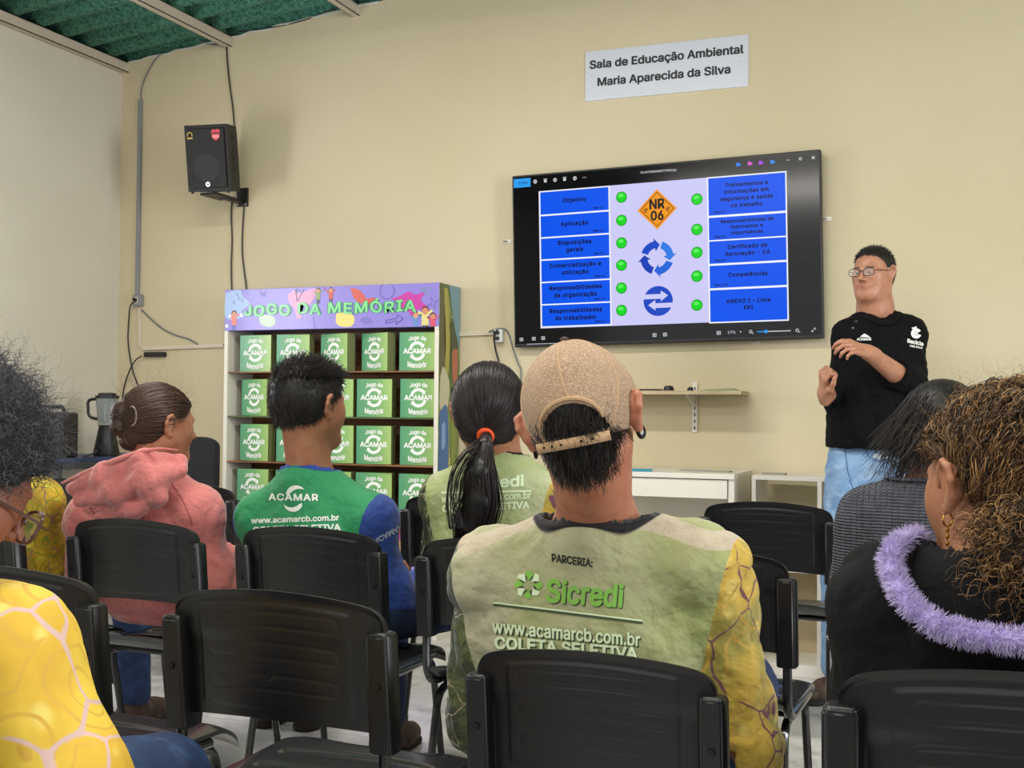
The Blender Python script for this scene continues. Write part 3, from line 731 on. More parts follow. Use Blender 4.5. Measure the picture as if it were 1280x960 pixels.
# rows of boxes
M_shelf = mat('shelf_edge', '#4c5a2c', .45)
rowZ = [onY(340, 464, CY).z, onY(340, 520, CY).z, onY(340, 577, CY).z, onY(340, 634, CY).z]
for z in rowZ: MB().box((-cw + .022, .004, z - .008), (cw - .024, dp - .012, z - .001)).build('shelf', M_shelf if z == rowZ[1] else M_wood, cb)
zb = rowZ[3] - .012
MB().box((-cw + .022, .0, zb - .03), (cw - .024, dp - .012, zb)).build('shelf', M_cab, cb)
zp = onY(510, 716, CY).z
pl = MB().box((-cw + .022, .012, zp), (cw - .024, .03, zb - .03)).build('lower_panel', mat('lower_purple', '#a79be0', .35), cb)
MB().box((-cw + .022, .006, zp - .02), (cw - .024, .03, zp)).build('lower_rail', M_cab, cb)
def LPp(d): return lambda a, b: (a, .012 - d, b)
def lp(g, c, d=.001): return flat('printed_shape', g, LPp(d), pm(c), pl)
def LL(px, py): p = onY(px, py, CY + .01); return p.x - (CX0 + CX1) / 2, p.z
def rl(x0, y0, x1, y1, c, d=.001):
    a0, b0 = LL(x0, y1); a1, b1 = LL(x1, y0); lp(rect2d(a0, b0, a1, b1), c, d)
rl(490, 662, 521, 678, '#e23fb0'); rl(494, 676, 507, 688, '#f3b05a', .0014); rl(507, 678, 516, 688, '#f3b05a', .0014)
a, b = LL(503, 664); lp(circle2d(a, b, .022, 16), '#d8484e', .002); a, b = LL(503, 660); lp(circle2d(a, b, .013, 16), '#c98a62', .0024)
a, b = LL(515, 699); lp(join2d(rect2d(a - .02, b - .02, a + .02, b + .02), circle2d(a - .022, b, .008, 10), circle2d(a, b + .022, .008, 10)), '#4a4766', .0014)
for i, (x, c_) in enumerate(((-.5, '#f3b05a'), (-.3, '#e23fb0'), (-.1, '#6fc3d8'), (.12, '#f0d060'), (.3, '#8fcf7a'))):
    lp(join2d(rect2d(x - .04, zp + .08, x + .04, zp + .15), circle2d(x + .04, zp + .115, .015, 12)), c_)
# game boxes: printed green boxes turned a little, one of each row/column
bx_s, bx_d = .187, .055
def grad_mat():
    m = bpy.data.materials.new('box_green_print'); m.use_nodes = True; nt = m.node_tree; b = nt.nodes['Principled BSDF']; b.inputs['Roughness'].default_value = .35
    tc = nt.nodes.new('ShaderNodeTexCoord'); sx = nt.nodes.new('ShaderNodeSeparateXYZ'); nt.links.new(tc.outputs['Object'], sx.inputs[0])
    mr = nt.nodes.new('ShaderNodeMapRange'); mr.inputs[1].default_value = -.0935; mr.inputs[2].default_value = .0935; nt.links.new(sx.outputs[0], mr.inputs[0])
    cr = nt.nodes.new('ShaderNodeValToRGB'); e = cr.color_ramp.elements
    e[0].color = hexc('#559a74'); e[1].color = hexc('#a9c874'); x = cr.color_ramp.elements.new(.55); x.color = hexc('#74ae6e')
    nt.links.new(mr.outputs[0], cr.inputs[0]); nt.links.new(cr.outputs[0], b.inputs['Base Color']); return m
M_box = grad_mat(); M_prt = mat('box_white_print', '#f2f4ee', .5); M_boxside = mat('box_side_board', '#6c7446', .6)
bb = MB().box((-bx_s / 2, -bx_d / 2, 0), (bx_s / 2, bx_d / 2, bx_s), .001)
box_me = bb.mesh('game_box'); box_me.materials.append(M_box); box_me.materials.append(M_boxside)
for p in box_me.polygons:
    if abs(p.normal.x) > .9: p.material_index = 1
def bend(g, k, up=1):
    v, f = g; return [(a, b - up * k * a * a) for a, b in v], f
print_g = [mv2d(bend(dice(fit_text('Jogo da', .092, .026, bold=.05), .01), 3.2), 0, .158),
           mv2d(fit_text('ACAMAR', .145, .026, bold=.06), 0, .096),
           mv2d(bend(dice(fit_text('Memória', .098, .028, bold=.05), .01), -3.2), 0, .026)]
sw = join2d(arc2d(0, .1, .028, .043, PI * .93, PI * .22, 12, -.35), arc2d(0, .092, .028, .043, PI * 1.93, PI * 1.22, 12, -.35))
pg = join2d(*print_g)
print_me = layered(pyd([(a, -bx_d / 2 - .0014, b) for a, b in pg[0]], pg[1])); print_me.materials.append(M_prt)
sw_me = pyd([(a, -bx_d / 2 - .0006, b) for a, b in sw[0]], sw[1]); sw_me.materials.append(M_prt)
# column centres measured on the picture per row
cols = [[324.5, 371, 424, 475, 526], [325, 371, 425, 473, 528], [325, 372, 426, 473, 528], [323, 372, 426, 473, 527]]
turn = [[0, 3, -16, -20, 4], [-14, 5, 6, 4, 6], [-8, 2, 5, 3, 2], [0, 4, -4, 8, 7]]
rowname = ['top', 'second', 'third', 'bottom']; colname = ['far left', 'second from left', 'middle', 'fourth from left', 'far right']
for r in range(4):
    for k in range(5):
        p = onY(cols[r][k] - 3, 500, CY + .03 + bx_d / 2); p.x = min(p.x, CX1 - .026 - .1)
        g = empty('game_box', (p.x, CY + .035 + bx_d / 2, rowZ[r] + .0), math.radians(turn[r][k]), 'green memory game box, %s of the %s shelf row' % (colname[k], rowname[r]), 'box', 'green game boxes in the cabinet')
        for nm, me in (('box', box_me), ('white_lettering', print_me), ('white_arrows', sw_me)):
            o = bpy.data.objects.new(nm, me); COL.objects.link(o); o.parent = g
# ================================================================ desk, shelves, side table and what stands on them
M_lam = mat('desk_white', '#e6e0d4', .4)
c0 = onY(918, 593, 4.866); DX1, DZ, DY = c0.x, c0.z, 4.866; DX0 = DX1 - .8
dk_ = empty('white_desk', ((DX0 + DX1) / 2, DY, 0), 0, 'white laminate desk with one wide drawer standing against the front wall', 'desk'); hw = (DX1 - DX0) / 2; dd = YW - .012 - DY
MB().box((-hw - .01, -.01, DZ - .022), (hw + .002, dd, DZ), .002).build('desk_top', M_lam, dk_)
for s in (-1, 1): MB().box((s * hw - (.025 if s > 0 else 0), 0, 0), (s * hw + (0 if s > 0 else .025), dd, DZ - .022), .001).build('side_panel', M_lam, dk_)
MB().box((-hw + .03, .0, DZ - .105), (hw - .03, .018, DZ - .026), .002).build('drawer_front', M_lam, dk_)
MB().box((-hw + .03, .018, DZ - .105), (hw - .03, dd - .02, DZ - .095)).build('drawer_bottom', M_lam, dk_)
MB().box((-hw + .025, dd - .05, DZ - .36), (hw - .025, dd - .032, DZ - .022)).build('back_panel', M_lam, dk_)
p = onZ(801, 589, DZ)
t = empty('small_book', (p.x, min(p.y, 5.05), DZ + .0005), .2, 'thin teal booklet lying on the white desk behind the cap wearer', 'book')
MB().box((-.05, -.03, 0), (.05, .03, .010), .001).build('cover', mat('teal_cover', '#2f8aa0', .4), t); MB().box((-.048, -.028, .001), (.051, .028, .008)).build('pages', M_white, t)
p = onZ(880, 590, DZ); t = MB().box((-.11, -.035, 0), (.11, .035, .004)).build('paper_sheet', mat('paper_grey', '#a9a294', .8)); t.location = (p.x, 5.03, DZ + .0005); tag(t, 'grey flat paper strip lying on the white desk top', 'paper')
# open white shelf unit
c0 = onY(938, 594, 4.95); SX0, SZ, SY = c0.x + .005, c0.z, 4.95
su = empty('open_shelf_unit', (SX0, SY, 0), -.03, 'white open shelf unit beside the desk behind the presenter', 'shelf'); sw_, sdp = .62, .27
MB().box((0, 0, SZ - .018), (sw_, sdp, SZ), .001).build('top_panel', M_lam, su)
MB().box((0, 0, 0), (sw_, sdp, .05), .001).build('base_panel', M_lam, su)
for x in (0, .272, sw_ - .018): MB().box((x, 0, .05), (x + .018, sdp, SZ - .018), .001).build('upright_panel', M_lam, su)
MB().box((.018, .0, SZ - .40), (sw_ - .018, sdp, SZ - .382), .001).build('shelf_board', M_lam, su)
MB().box((.0, sdp - .004, .05), (sw_, sdp, SZ - .25)).build('back_panel', mat('hardboard', '#c9b995', .7), su)
p = onZ(968, 593, SZ); t = MB().box((-.05, -.035, 0), (.05, .035, .006)).build('notebook', mat('paper_grey', '')); t.location = (p.x, 5.06, SZ + .0005); tag(t, 'small grey notebook lying on the open shelf unit', 'notebook')
# wall shelf with slotted rail
a = onY(936, 489.5, YW); ZS = a.z
ws_ = empty('wall_shelf', (a.x, YW, ZS), 0, 'narrow pale wooden wall shelf on a slotted metal rail under the television', 'shelf')
MB().box((-.98, -.2, -.016), (0, -.006, 0), .001).build('shelf_board', mat('pale_wood', '#c7b592', .5, var=[('#b39f7c', 9)], stretch=(1, 8, 8)), ws_)
M_rail = mat('rail_white', '#d8d5cd', .4); 
for px in (869, 760):
    rx = onY(px, 500, YW).x - a.x; zt_ = onY(px, 478, YW).z - ZS; zb_ = onY(px, 540, YW).z - ZS
    rl_ = MB().box((rx - .011, -.008, zb_), (rx + .011, 0, zt_)).build('rail', M_rail, ws_)
    m = MB(); k = zb_ + .012
    while k < zt_ - .01:
        m.box((rx - .003, -.0088, k), (rx + .003, -.0078, k + .014)); k += .03
    m.build('slots', M_cable, rl_)
    MB().prism([(-.19, -.017), (-.008, -.017), (-.008, -.07), (-.03, -.07)], rx - .002, rx + .002, 'x').build('bracket', M_rail, ws_)
for px, w, h, nm, lb in ((836, .024, .024, 'dome_speaker', 'black dome shaped gadget on the wall shelf'), (863, .014, .018, 'webcam', 'small black round gadget by the shelf rail')):
    p = onY(px, 488, YW - .12); t = empty(nm, (p.x, YW - .12, ZS + .0005), 0, lb, 'gadget')
    MB().lathe([(w, 0), (w, h * .4), (w * .8, h * .85), (w * .35, h), (.001, h * 1.02)]).build('housing', M_black, t, True)
    MB().cyl((0, 0, 0), (0, 0, .003), w * 1.05, n=20).build('base', M_cable, t)
p = onY(812, 489, YW - .12); t = MB().box((-.055, -.03, 0), (.055, .03, .008), .002).build('tablet', M_black); t.location = (p.x, YW - .12, ZS + .0005); tag(t, 'black flat tablet lying on the wall shelf near the cap', 'tablet')
p = onY(900, 488, YW - .1); t = MB().prism([(-.09, 0), (.09, 0), (.06, .012), (-.05, .006)], -.05, .05).build('folder', mat('green_folder', '#8f9b74', .7)); t.location = (p.x, YW - .11, ZS + .0005); tag(t, 'pale green folder lying at the right end of the wall shelf', 'folder')
# side table in the corner
tc_ = onD(73, 574, 5.6); TX, TY, TZ = tc_.x, tc_.y, tc_.z
tb = empty('side_table', (TX, TY, 0), 0, 'steel table with blue top in the left corner', 'table')
wd = TX - (XL + .02); ln = YW - .02 - TY
MB().box((-wd, 0, TZ - .022), (0, ln, TZ), .003).build('table_top', mat('blue_top', '#2c3f6b', .45), tb)
M_steel = mat('grey_steel', '#4a4c50', .45, .3)
for y in (.0, ln - .03): MB().box((-wd, y, TZ - .055), (0, y + .03, TZ - .022)).build('rail', M_steel, tb)
for x in (-wd, -.03): MB().box((x, 0, TZ - .055), (x + .03, ln, TZ - .022)).build('rail', M_steel, tb)
for x in (-wd, -.03):
    for y in (0, ln - .03): MB().box((x, y, 0), (x + .03, y + .03, TZ - .055), .002).build('leg', M_steel, tb)
# black portable speaker box
a = onD(60, 566, 5.75); b = onD(96, 566, 5.75)
t = empty('portable_speaker', ((a.x + b.x) / 2 - .03, (a.y + b.y) / 2 - .02, TZ + .0005), .25, 'black portable speaker box with carrying handle on the corner table', 'speaker')
h_ = .225
MB().box((-.11, -.07, 0), (.085, .08, h_), .015).build('housing', M_black, t)
MB().box((-.098, -.073, .015), (.073, -.068, h_ - .02), .002).build('grille', M_grille, t)
MB().tube(fillet([(-.09, 0, h_ - .01), (-.085, 0, h_ + .028), (.04, 0, h_ + .028), (.05, 0, h_ - .01)], .02), .009, 8).build('handle', M_black, t, True)
MB().cyl((-.0, -.074, .1), (0, -.0725, .1), .06, n=24).build('woofer', M_sp, t)
# blender
p = onD(133, 567, 6.0); bl = empty('kitchen_blender', (p.x, p.y, TZ + .0005), .3, 'black kitchen blender with clear jar on the corner table', 'blender')
MB().lathe([(.062, 0), (.066, .015), (.05, .1), (.04, .15), (.042, .158)], n=28).build('base', M_black, bl, True)
MB().lathe([(.042, .158), (.045, .16), (.052, .24), (.058, .3), (.055, .3), (.049, .24), (.042, .17)], n=28).build('jar', mat('jar_plastic', '#cfd6d8', .08, trans=.85), bl, True)
MB().lathe([(.06, .298), (.06, .312), (.045, .314), (.045, .325), (.02, .327)], n=28).build('lid', M_black, bl, True)
MB().tube(fillet([(-.055, 0, .295), (-.105, 0, .29), (-.098, 0, .2), (-.05, 0, .19)], .025), .008, 8).build('handle', M_black, bl, True)
MB().cyl((0, -.055, .05), (0, -.062, .05), .016, .014, 16).build('dial', M_cable, bl)
o = MB().tube(spline([(0, 0, 0), (.03, .03, .015), (.07, .02, .035), (.09, -.02, .02), (.05, -.05, .004), (.12, -.06, .004)], 5), .0035, 6).build('power_cable', M_cable, None, True)
p = onD(103, 567, 5.8); o.location = (p.x, p.y, TZ + .002); tag(o, 'loose coil of thin black cord on the blue table top', 'cord')
# office chair by the cabinet
p = onD(228, 600, 5.3); oc = empty('office_chair', (p.x, p.y, 0), .12, 'black office chair with rounded backrest in front of the cabinet left side', 'chair')
oz = p.z
M_fab = mat('black_fabric', '#17171a', .9, bump=(600, .4, .001))
zt_, zb_ = onD(250, 546, 5.3).z, onD(250, 601, 5.3).z
m = MB(); n = 20; hw_, hh_ = .093, (zt_ - zb_ + .06) / 2; cz = (zt_ + zb_ - .06) / 2
def rrect(hw, hh, r, n=6): return [(sx * (hw - r) + r * math.cos(a0 + k * PI / 2 / n), sz * (hh - r) + r * math.sin(a0 + k * PI / 2 / n)) for sx, sz, a0 in ((1, 1, 0), (-1, 1, PI / 2), (-1, -1, PI), (1, -1, 1.5 * PI)) for k in range(n + 1)]
MB().prism([(a * 1.9, b + cz) for a, b in rrect(hw_, hh_, .045)], -.03, .02).build('backrest', M_fab, oc, True)
MB().box((-.025, -.05, .46), (.025, -.03, cz), .004).build('back_post', M_black, oc)
MB().box((-.22, -.02, .42), (.22, .4, .49), .025).build('seat', M_fab, oc, True)
MB().cyl((0, .19, .1), (0, .19, .42), .025, n=16).build('gas_column', M_black, oc)
for k in range(5):
    a = k * 2 * PI / 5 + .3; e = (math.cos(a) * .29, .19 + math.sin(a) * .29)
    MB().tube([(0, .19, .11), (e[0], e[1], .075)], [.024, .015], 8).build('base_arm', M_black, oc, True)
    MB().cyl((e[0] - .02 * math.sin(a), e[1] + .02 * math.cos(a), .03), (e[0] + .02 * math.sin(a), e[1] - .02 * math.cos(a), .03), .03, n=14).build('caster', M_cable, oc, True)
# ================================================================ stacking chairs
M_pl = mat('chair_black_plastic', '#101013', .36, bump=[(900, .15, .0005)], var=[('#131316', 4, .4, .7)])
M_seat = mat('seat_black_plastic', '#26272a', .2, coat=.3, bump=[(900, .1, .0004)])
M_tube = mat('black_enamelled_tube', '#101012', .22, coat=.5)
M_cap = mat('plug_black', '#0c0c0d', .3)
def backrest_mesh():
    NX, NZ = 130, 72
    xs = np.linspace(-1, 1, NX + 1); tt_ = np.linspace(0, 1, NZ + 1)
    S_, T_ = np.meshgrid(xs, tt_)
    hwid = .19 + .026 / (1 + np.exp(-(T_ - .66) * 70)) - .005 * np.clip((T_ - .72) / .28, 0, 1)        # flares out above the sleeves
    top = .752 + .056 * (1 - np.abs(S_) ** 16) ** (1 / 2.6) - .026 * S_ ** 2
    bot = .572 + .012 * (1 - S_ ** 2)
    Z = bot + (top - bot) * T_
    X = S_ * hwid
    Y = -.2 - .030 * (1 - S_ ** 2) - .10 * (Z - .57)
    # relief on the rear face
    rel = np.zeros_like(X)
    zt = top - Z; rim = np.minimum(zt, (hwid - np.abs(X)))
    rel -= .0045 * np.clip(1 - np.abs(rim - .0) / .010, 0, 1) ** .5
    px_ = np.clip((.150 - np.abs(X)) / .004, 0, 1) * np.clip((Z - .60) / .003, 0, 1) * np.clip((top - .022 - Z) / .003, 0, 1)
    rel -= .0018 * px_
    for zc in (.742, .688, .634):
        zcc = zc + .016 * (1 - S_ ** 2)
        d = np.hypot(np.maximum(np.abs(X) - .118, 0), Z - zcc) - .0125
        rel += .0013 * np.exp(-(d / .0015) ** 2)
    rel += .0014 * np.exp(-(np.hypot(X, Z - .662) - .007) ** 2 / .0015 ** 2)
    th = .011
    V1 = np.stack([X, Y + rel, Z], -1).reshape(-1, 3)
    V2 = np.stack([X, Y + th * (rim > .0) * 1.0 - 0 * rel, Z], -1).reshape(-1, 3)
    n = NX + 1; q = np.arange((NZ) * n).reshape(NZ, n)[:, :-1].ravel()
    f1 = np.stack([q, q + 1, q + n + 1, q + n], 1); N0 = len(V1); f2 = f1[:, ::-1] + N0
    ed = []
    b = list(range(n)) + [i * n + n - 1 for i in range(1, NZ + 1)] + [NZ * n + i for i in range(n - 2, -1, -1)] + [i * n for i in range(NZ - 1, 0, -1)]
    for i in range(len(b)): a, c = b[i], b[(i + 1) % len(b)]; ed.append((c, a, a + N0, c + N0))
    return npmesh(np.vstack([V1, V2]), np.vstack([f1, f2, np.array(ed)]), 'backrest')
def seat_mesh():
    NX, NY = 70, 70; s, t = np.meshgrid(np.linspace(-1, 1, NX + 1), np.linspace(0, 1, NY + 1))
    Y = -.205 + .43 * t; X = s * (.212 - .012 * (1 - t)) * (1 - .0 * t)
    X *= 1 - .06 * np.clip((t - .9) / .1, 0, 1) ** 2
    Z = .445 - .016 * (1 - s ** 2) * np.sin(PI * np.clip(t, 0, 1)) - .05 * np.clip((t - .8) / .2, 0, 1) ** 2 + .030 * np.clip((.16 - t) / .16, 0, 1) ** 2 - .012 * np.abs(s) ** 6
    for y0 in (.06, .15, .24, .33):
        yc = y0 + .05 * (1 - s ** 2); d = np.maximum(np.abs(Y + .205 - yc) - .010, 0); Z -= .0035 * np.exp(-(d / .006) ** 2) * (np.abs(s) < .78)
    V1 = np.stack([X, Y, Z], -1).reshape(-1, 3); V2 = V1 - [0, 0, .009]
    n = NX + 1; q = np.arange(NY * n).reshape(NY, n)[:, :-1].ravel(); f1 = np.stack([q, q + 1, q + n + 1, q + n], 1); N0 = len(V1)
    b = list(range(n)) + [i * n + n - 1 for i in range(1, NY + 1)] + [NY * n + i for i in range(n - 2, -1, -1)] + [i * n for i in range(NY - 1, 0, -1)]
    ed = [(b[(i + 1) % len(b)], b[i], b[i] + N0, b[(i + 1) % len(b)] + N0) for i in range(len(b))]
    return npmesh(np.vstack([V1, V2]), np.vstack([f1, f1[:, ::-1] + N0, np.array(ed)]), 'seat')
def make_chair():
    r = empty('stacking_chair', (0, 0, 0))
    o = link('backrest', backrest_mesh(), r, M_pl); autosmooth(o.data, 50)
    o = link('seat', seat_mesh(), r, M_seat); autosmooth(o.data, 50)
    for s in (-1, 1):
        # octagonal sleeve that wraps the back tube
        def yb(z): return -.2 - .10 * (z - .57) - .002
        oct_ = [(-.017, -.026), (.017, -.026), (.023, -.018), (.023, .012), (.017, .018), (-.017, .018), (-.023, .012), (-.023, -.018)]
        m = MB(); v = []
        for z, k in ((.545, 1.), (.742, 1.), (.748, .8)): v += [(s * .204 + a * k, yb(z) + b * k, z) for a, b in oct_]
        f = [tuple(range(7, -1, -1)), tuple(16 + i for i in range(8))] + [(l * 8 + i, l * 8 + (i + 1) % 8, l * 8 + 8 + (i + 1) % 8, l * 8 + 8 + i) for l in (0, 1) for i in range(8)]
        sl = m.add(v, f).build('back_sleeve', M_pl, r)
        bm = bmesh.new(); bm.from_mesh(sl.data); bmesh.ops.bevel(bm, geom=bm.edges[:], offset=.0025, segments=2, affect='EDGES'); bm.to_mesh(sl.data); bm.free(); autosmooth(sl.data, 40)
        MB().cyl((s * .204, yb(.66) - .025, .66), (s * .204, yb(.66) - .030, .66), .0075, .006, 14).build('screw_plug', M_cap, sl)
        pts = fillet([(s * .204, yb(.62), .62), (s * .204, -.205, .42), (s * .204, .12, .412)], .07)
        MB().tube(pts, .0105, 10).build('back_support', M_tube, r, True)
        top = fillet([(s * .19, .0, .40), (s * .19, -.16, .40), (s * .2, -.235, .0)], .05)
        lg = MB().tube(top, .0105, 10).build('leg', M_tube, r, True); MB().cyl((s * .2, -.235, 0), (s * .2, -.232, .03), .014, n=10).build('foot_cap', M_cap, lg)
        top = fillet([(s * .19, .0, .40), (s * .19, .15, .40), (s * .2, .225, .0)], .05)
        lg = MB().tube(top, .0105, 10).build('leg', M_tube, r, True); MB().cyl((s * .2, .225, 0), (s * .2, .222, .03), .014, n=10).build('foot_cap', M_cap, lg)
    for y in (-.12, .12): MB().tube([(-.2, y, .418), (.2, y, .418)], .0085, 8).build('cross_bar', M_tube, r, True)
    return r
proto = make_chair()
def chair_at(px, Y, dz=0.): pass
# (x, y of the backrest, turn, scale, label)
CH = [
 (-1.085, 1.70, .0, .985, 'empty black plastic chair nearest the camera, left of the cap wearer'),
 (-.53, 1.715, .0, .912, 'black plastic chair the man in the tan cap sits on'),
 (.075, 1.42, .0, 1.015, 'black plastic chair under the curly haired woman, bottom right corner'),
 (-1.655, 1.68, -.03, 1., 'black plastic chair beside the foreground yellow sleeve, bottom left'),
 (-2.115, 2.60, .0, .985, 'black plastic chair the pink hoodie wearer sits on'),
 (-1.60, 2.66, .0, .98, 'black plastic chair the young man in green sits on'),
 (-1.052, 2.63, .0, .98, 'black plastic chair the ponytail woman sits on'),
 (-.565, 2.63, -.02, .98, 'empty black chair half hidden by the cap wearer right arm'),
 (-.60, 3.86, .0, 1., 'empty black chair facing the white desk, fully seen backrest'),
 (-2.625, 2.50, -.08, 1., 'black plastic chair at the left edge behind the eyeglasses'),
 (-2.80, 3.75, .0, 1., 'black chair glimpsed between the pink hoodie and green shirt'),
 (-1.62, 3.68, .0, 1., 'black chair glimpsed in front of the ponytail woman'),
 (-.04, 2.66, .0, 1., 'black plastic chair under the grey sweater wearer'),
 (-3.36, 3.75, .06, 1., 'black chair back glimpsed between the yellow sleeve and the pink hood'),
 (-1.30, .88, .0, 1., 'black plastic chair of the grey haired person, outside the picture'),
]
CHAIRS = []
for i, (x, y, rz, s, lb) in enumerate(CH):
    o = proto if i == 0 else copy_tree(proto)
    o.location = (x - .2 * s * math.sin(rz), y + .215 * s * math.cos(rz), 0); o.rotation_euler = (0, 0, rz); o.scale = (s, s, s)
    tag(o, lb, 'chair', 'rows of black plastic stacking chairs'); CHAIRS.append(o)
# ================================================================ modelling of figures: smooth unions of limbs turned into one surface
def A3(p): return np.array([p[0], p[1], p[2]], float)
class Sdf:
    def __init__(s): s.p = []
    def cone(s, a, b, ra, rb, k=.02): s.p.append(('c', A3(a), A3(b), ra, rb, k, 1)); return s
    def ell(s, c, r, R=None, k=.02): s.p.append(('e', A3(c), np.array(r, float) if not np.isscalar(r) else np.full(3, r, float), R, 0, k, 1)); return s
    def chain(s, pts, rs, k=.02):
        for i in range(len(pts) - 1): s.cone(pts[i], pts[i + 1], rs[i], rs[i + 1], k)
        return s
    def sub(s): s.p[-1] = s.p[-1][:6] + (-1,); return s
    def bounds(s):
        lo = np.full(3, 1e9); hi = -lo
        for q in s.p:
            if q[6] < 0: continue
            if q[0] == 'c': l = np.minimum(q[1] - q[3], q[2] - q[4]); h = np.maximum(q[1] + q[3], q[2] + q[4])
            else: m = q[2].max() if q[3] is not None else q[2]; l = q[1] - m; h = q[1] + m
            lo = np.minimum(lo, l); hi = np.maximum(hi, h)
        return lo, hi
    def grid(s, h, clip=None):
        lo, hi = s.bounds()
        if clip is not None: lo = np.maximum(lo, clip[0]); hi = np.minimum(hi, clip[1])
        lo = lo - 3 * h; hi = hi + 3 * h
        n = np.ceil((hi - lo) / h).astype(int) + 1
        F = np.full(n, .2, np.float32)
        ax = [lo[i] + h * np.arange(n[i]) for i in range(3)]
        for t, a, b, c, d, k, sg in s.p:
            if t == 'c': m = max(c, d); l = np.minimum(a, b) - m; u = np.maximum(a, b) + m
            else: m = b.max(); l = a - (b if c is None else m); u = a + (b if c is None else m)
            pad = k + 2.5 * h
            i0 = np.clip(np.floor((l - pad - lo) / h).astype(int), 0, n); i1 = np.clip(np.ceil((u + pad - lo) / h).astype(int) + 1, 0, n)
            if (i1 <= i0).any(): continue
            X = ax[0][i0[0]:i1[0], None, None]; Y = ax[1][None, i0[1]:i1[1], None]; Z = ax[2][None, None, i0[2]:i1[2]]
            if t == 'c':
                ba = b - a; L = max(ba @ ba, 1e-12)
                px, py, pz = X - a[0], Y - a[1], Z - a[2]
                u_ = np.clip((px * ba[0] + py * ba[1] + pz * ba[2]) / L, 0, 1)
                dd = np.sqrt((px - u_ * ba[0]) ** 2 + (py - u_ * ba[1]) ** 2 + (pz - u_ * ba[2]) ** 2) - (c + (d - c) * u_)
            else:
                px, py, pz = X - a[0], Y - a[1], Z - a[2]
                if c is not None:
                    R = c; qx = px * R[0][0] + py * R[1][0] + pz * R[2][0]; qy = px * R[0][1] + py * R[1][1] + pz * R[2][1]; qz = px * R[0][2] + py * R[1][2] + pz * R[2][2]
                else: qx, qy, qz = px, py, pz
                k0 = np.sqrt((qx / b[0]) ** 2 + (qy / b[1]) ** 2 + (qz / b[2]) ** 2) + 1e-9
                k1 = np.sqrt((qx / b[0] ** 2) ** 2 + (qy / b[1] ** 2) ** 2 + (qz / b[2] ** 2) ** 2) + 1e-9
                dd = k0 * (k0 - 1) / k1
            sl = (slice(i0[0], i1[0]), slice(i0[1], i1[1]), slice(i0[2], i1[2]))
            G = F[sl]
            if sg > 0:
                hh = np.maximum(k - np.abs(G - dd), 0) / k
                F[sl] = np.minimum(G, dd) - hh * hh * k * .25
            else:
                dd = -dd; hh = np.maximum(k - np.abs(G - dd), 0) / k
                F[sl] = np.maximum(G, dd) + hh * hh * k * .25
        return F, lo, h
    def mesh(s, h, cut=None, clip=None):
        F, lo, h = s.grid(h, clip)
        if cut is not None:
            n = F.shape; I = np.stack(np.meshgrid(*[lo[i] + h * np.arange(n[i]) for i in range(3)], indexing='ij'), -1)
            F = np.maximum(F, cut(I).astype(np.float32))
        return nets(F, lo, h)
def nets(F, lo, h):
    nx, ny, nz = F.shape
    F[0] = F[-1] = .1; F[:, 0] = F[:, -1] = .1; F[:, :, 0] = F[:, :, -1] = .1
    S = F < 0
    cs = [(0, 0, 0), (1, 0, 0), (0, 1, 0), (1, 1, 0), (0, 0, 1), (1, 0, 1), (0, 1, 1), (1, 1, 1)]
    cnt = np.zeros((nx - 1, ny - 1, nz - 1), np.uint8)
    for a, b, c in cs: cnt += S[a:nx - 1 + a, b:ny - 1 + b, c:nz - 1 + c]
    act = np.argwhere((cnt > 0) & (cnt < 8))
    idx = np.full(cnt.shape, -1, np.int64); idx[tuple(act.T)] = np.arange(len(act))
    V8 = np.stack([F[act[:, 0] + a, act[:, 1] + b, act[:, 2] + c] for a, b, c in cs], 1).astype(float)
    C = np.array(cs, float); acc = np.zeros((len(act), 3)); w = np.zeros(len(act))
    for i in range(8):
        for j in range(i + 1, 8):
            if np.abs(C[i] - C[j]).sum() != 1: continue
            m = (V8[:, i] < 0) != (V8[:, j] < 0)
            t = V8[m, i] / (V8[m, i] - V8[m, j]); acc[m] += C[i] + t[:, None] * (C[j] - C[i]); w[m] += 1
    V = lo + h * (act + acc / w[:, None])
    Q = []
    for ax in range(3):
        u, v = (ax + 1) % 3, (ax + 2) % 3
        sl0 = [slice(1, -1)] * 3; sl1 = [slice(1, -1)] * 3; sl0[ax] = slice(0, -1); sl1[ax] = slice(1, None)
        a, b = S[tuple(sl0)], S[tuple(sl1)]
        E = np.argwhere(a != b); sg = a[tuple(E.T)]
        off = np.ones(3, int); off[ax] = 0; E = E + off
        du = np.zeros(3, int); dv = np.zeros(3, int); du[u] = 1; dv[v] = 1
        g = lambda P: idx[tuple(P.T)]
        q = np.stack([g(E - du - dv), g(E - dv), g(E), g(E - du)], 1)
        q[~sg] = q[~sg][:, ::-1]; Q.append(q)
    Q = np.vstack(Q); Q = Q[(Q >= 0).all(1)]
    return V, Q
def vnormals(V, Q):
    a, b, c = V[Q[:, 0]], V[Q[:, 1]], V[Q[:, 2]]; n = np.cross(b - a, c - a)
    N = np.zeros_like(V)
    for i in range(Q.shape[1]): np.add.at(N, Q[:, i], n)
    return N / (np.linalg.norm(N, axis=1, keepdims=True) + 1e-12)
def smooth(V, Q, it=2):
    for _ in range(it):
        S = np.zeros_like(V); c = np.zeros(len(V))
        for i in range(Q.shape[1]):
            j = Q[:, (i + 1) % Q.shape[1]]; np.add.at(S, Q[:, i], V[j]); np.add.at(c, Q[:, i], 1); np.add.at(S, j, V[Q[:, i]]); np.add.at(c, j, 1)
        V = V * .5 + .5 * S / np.maximum(c, 1)[:, None]
    return V
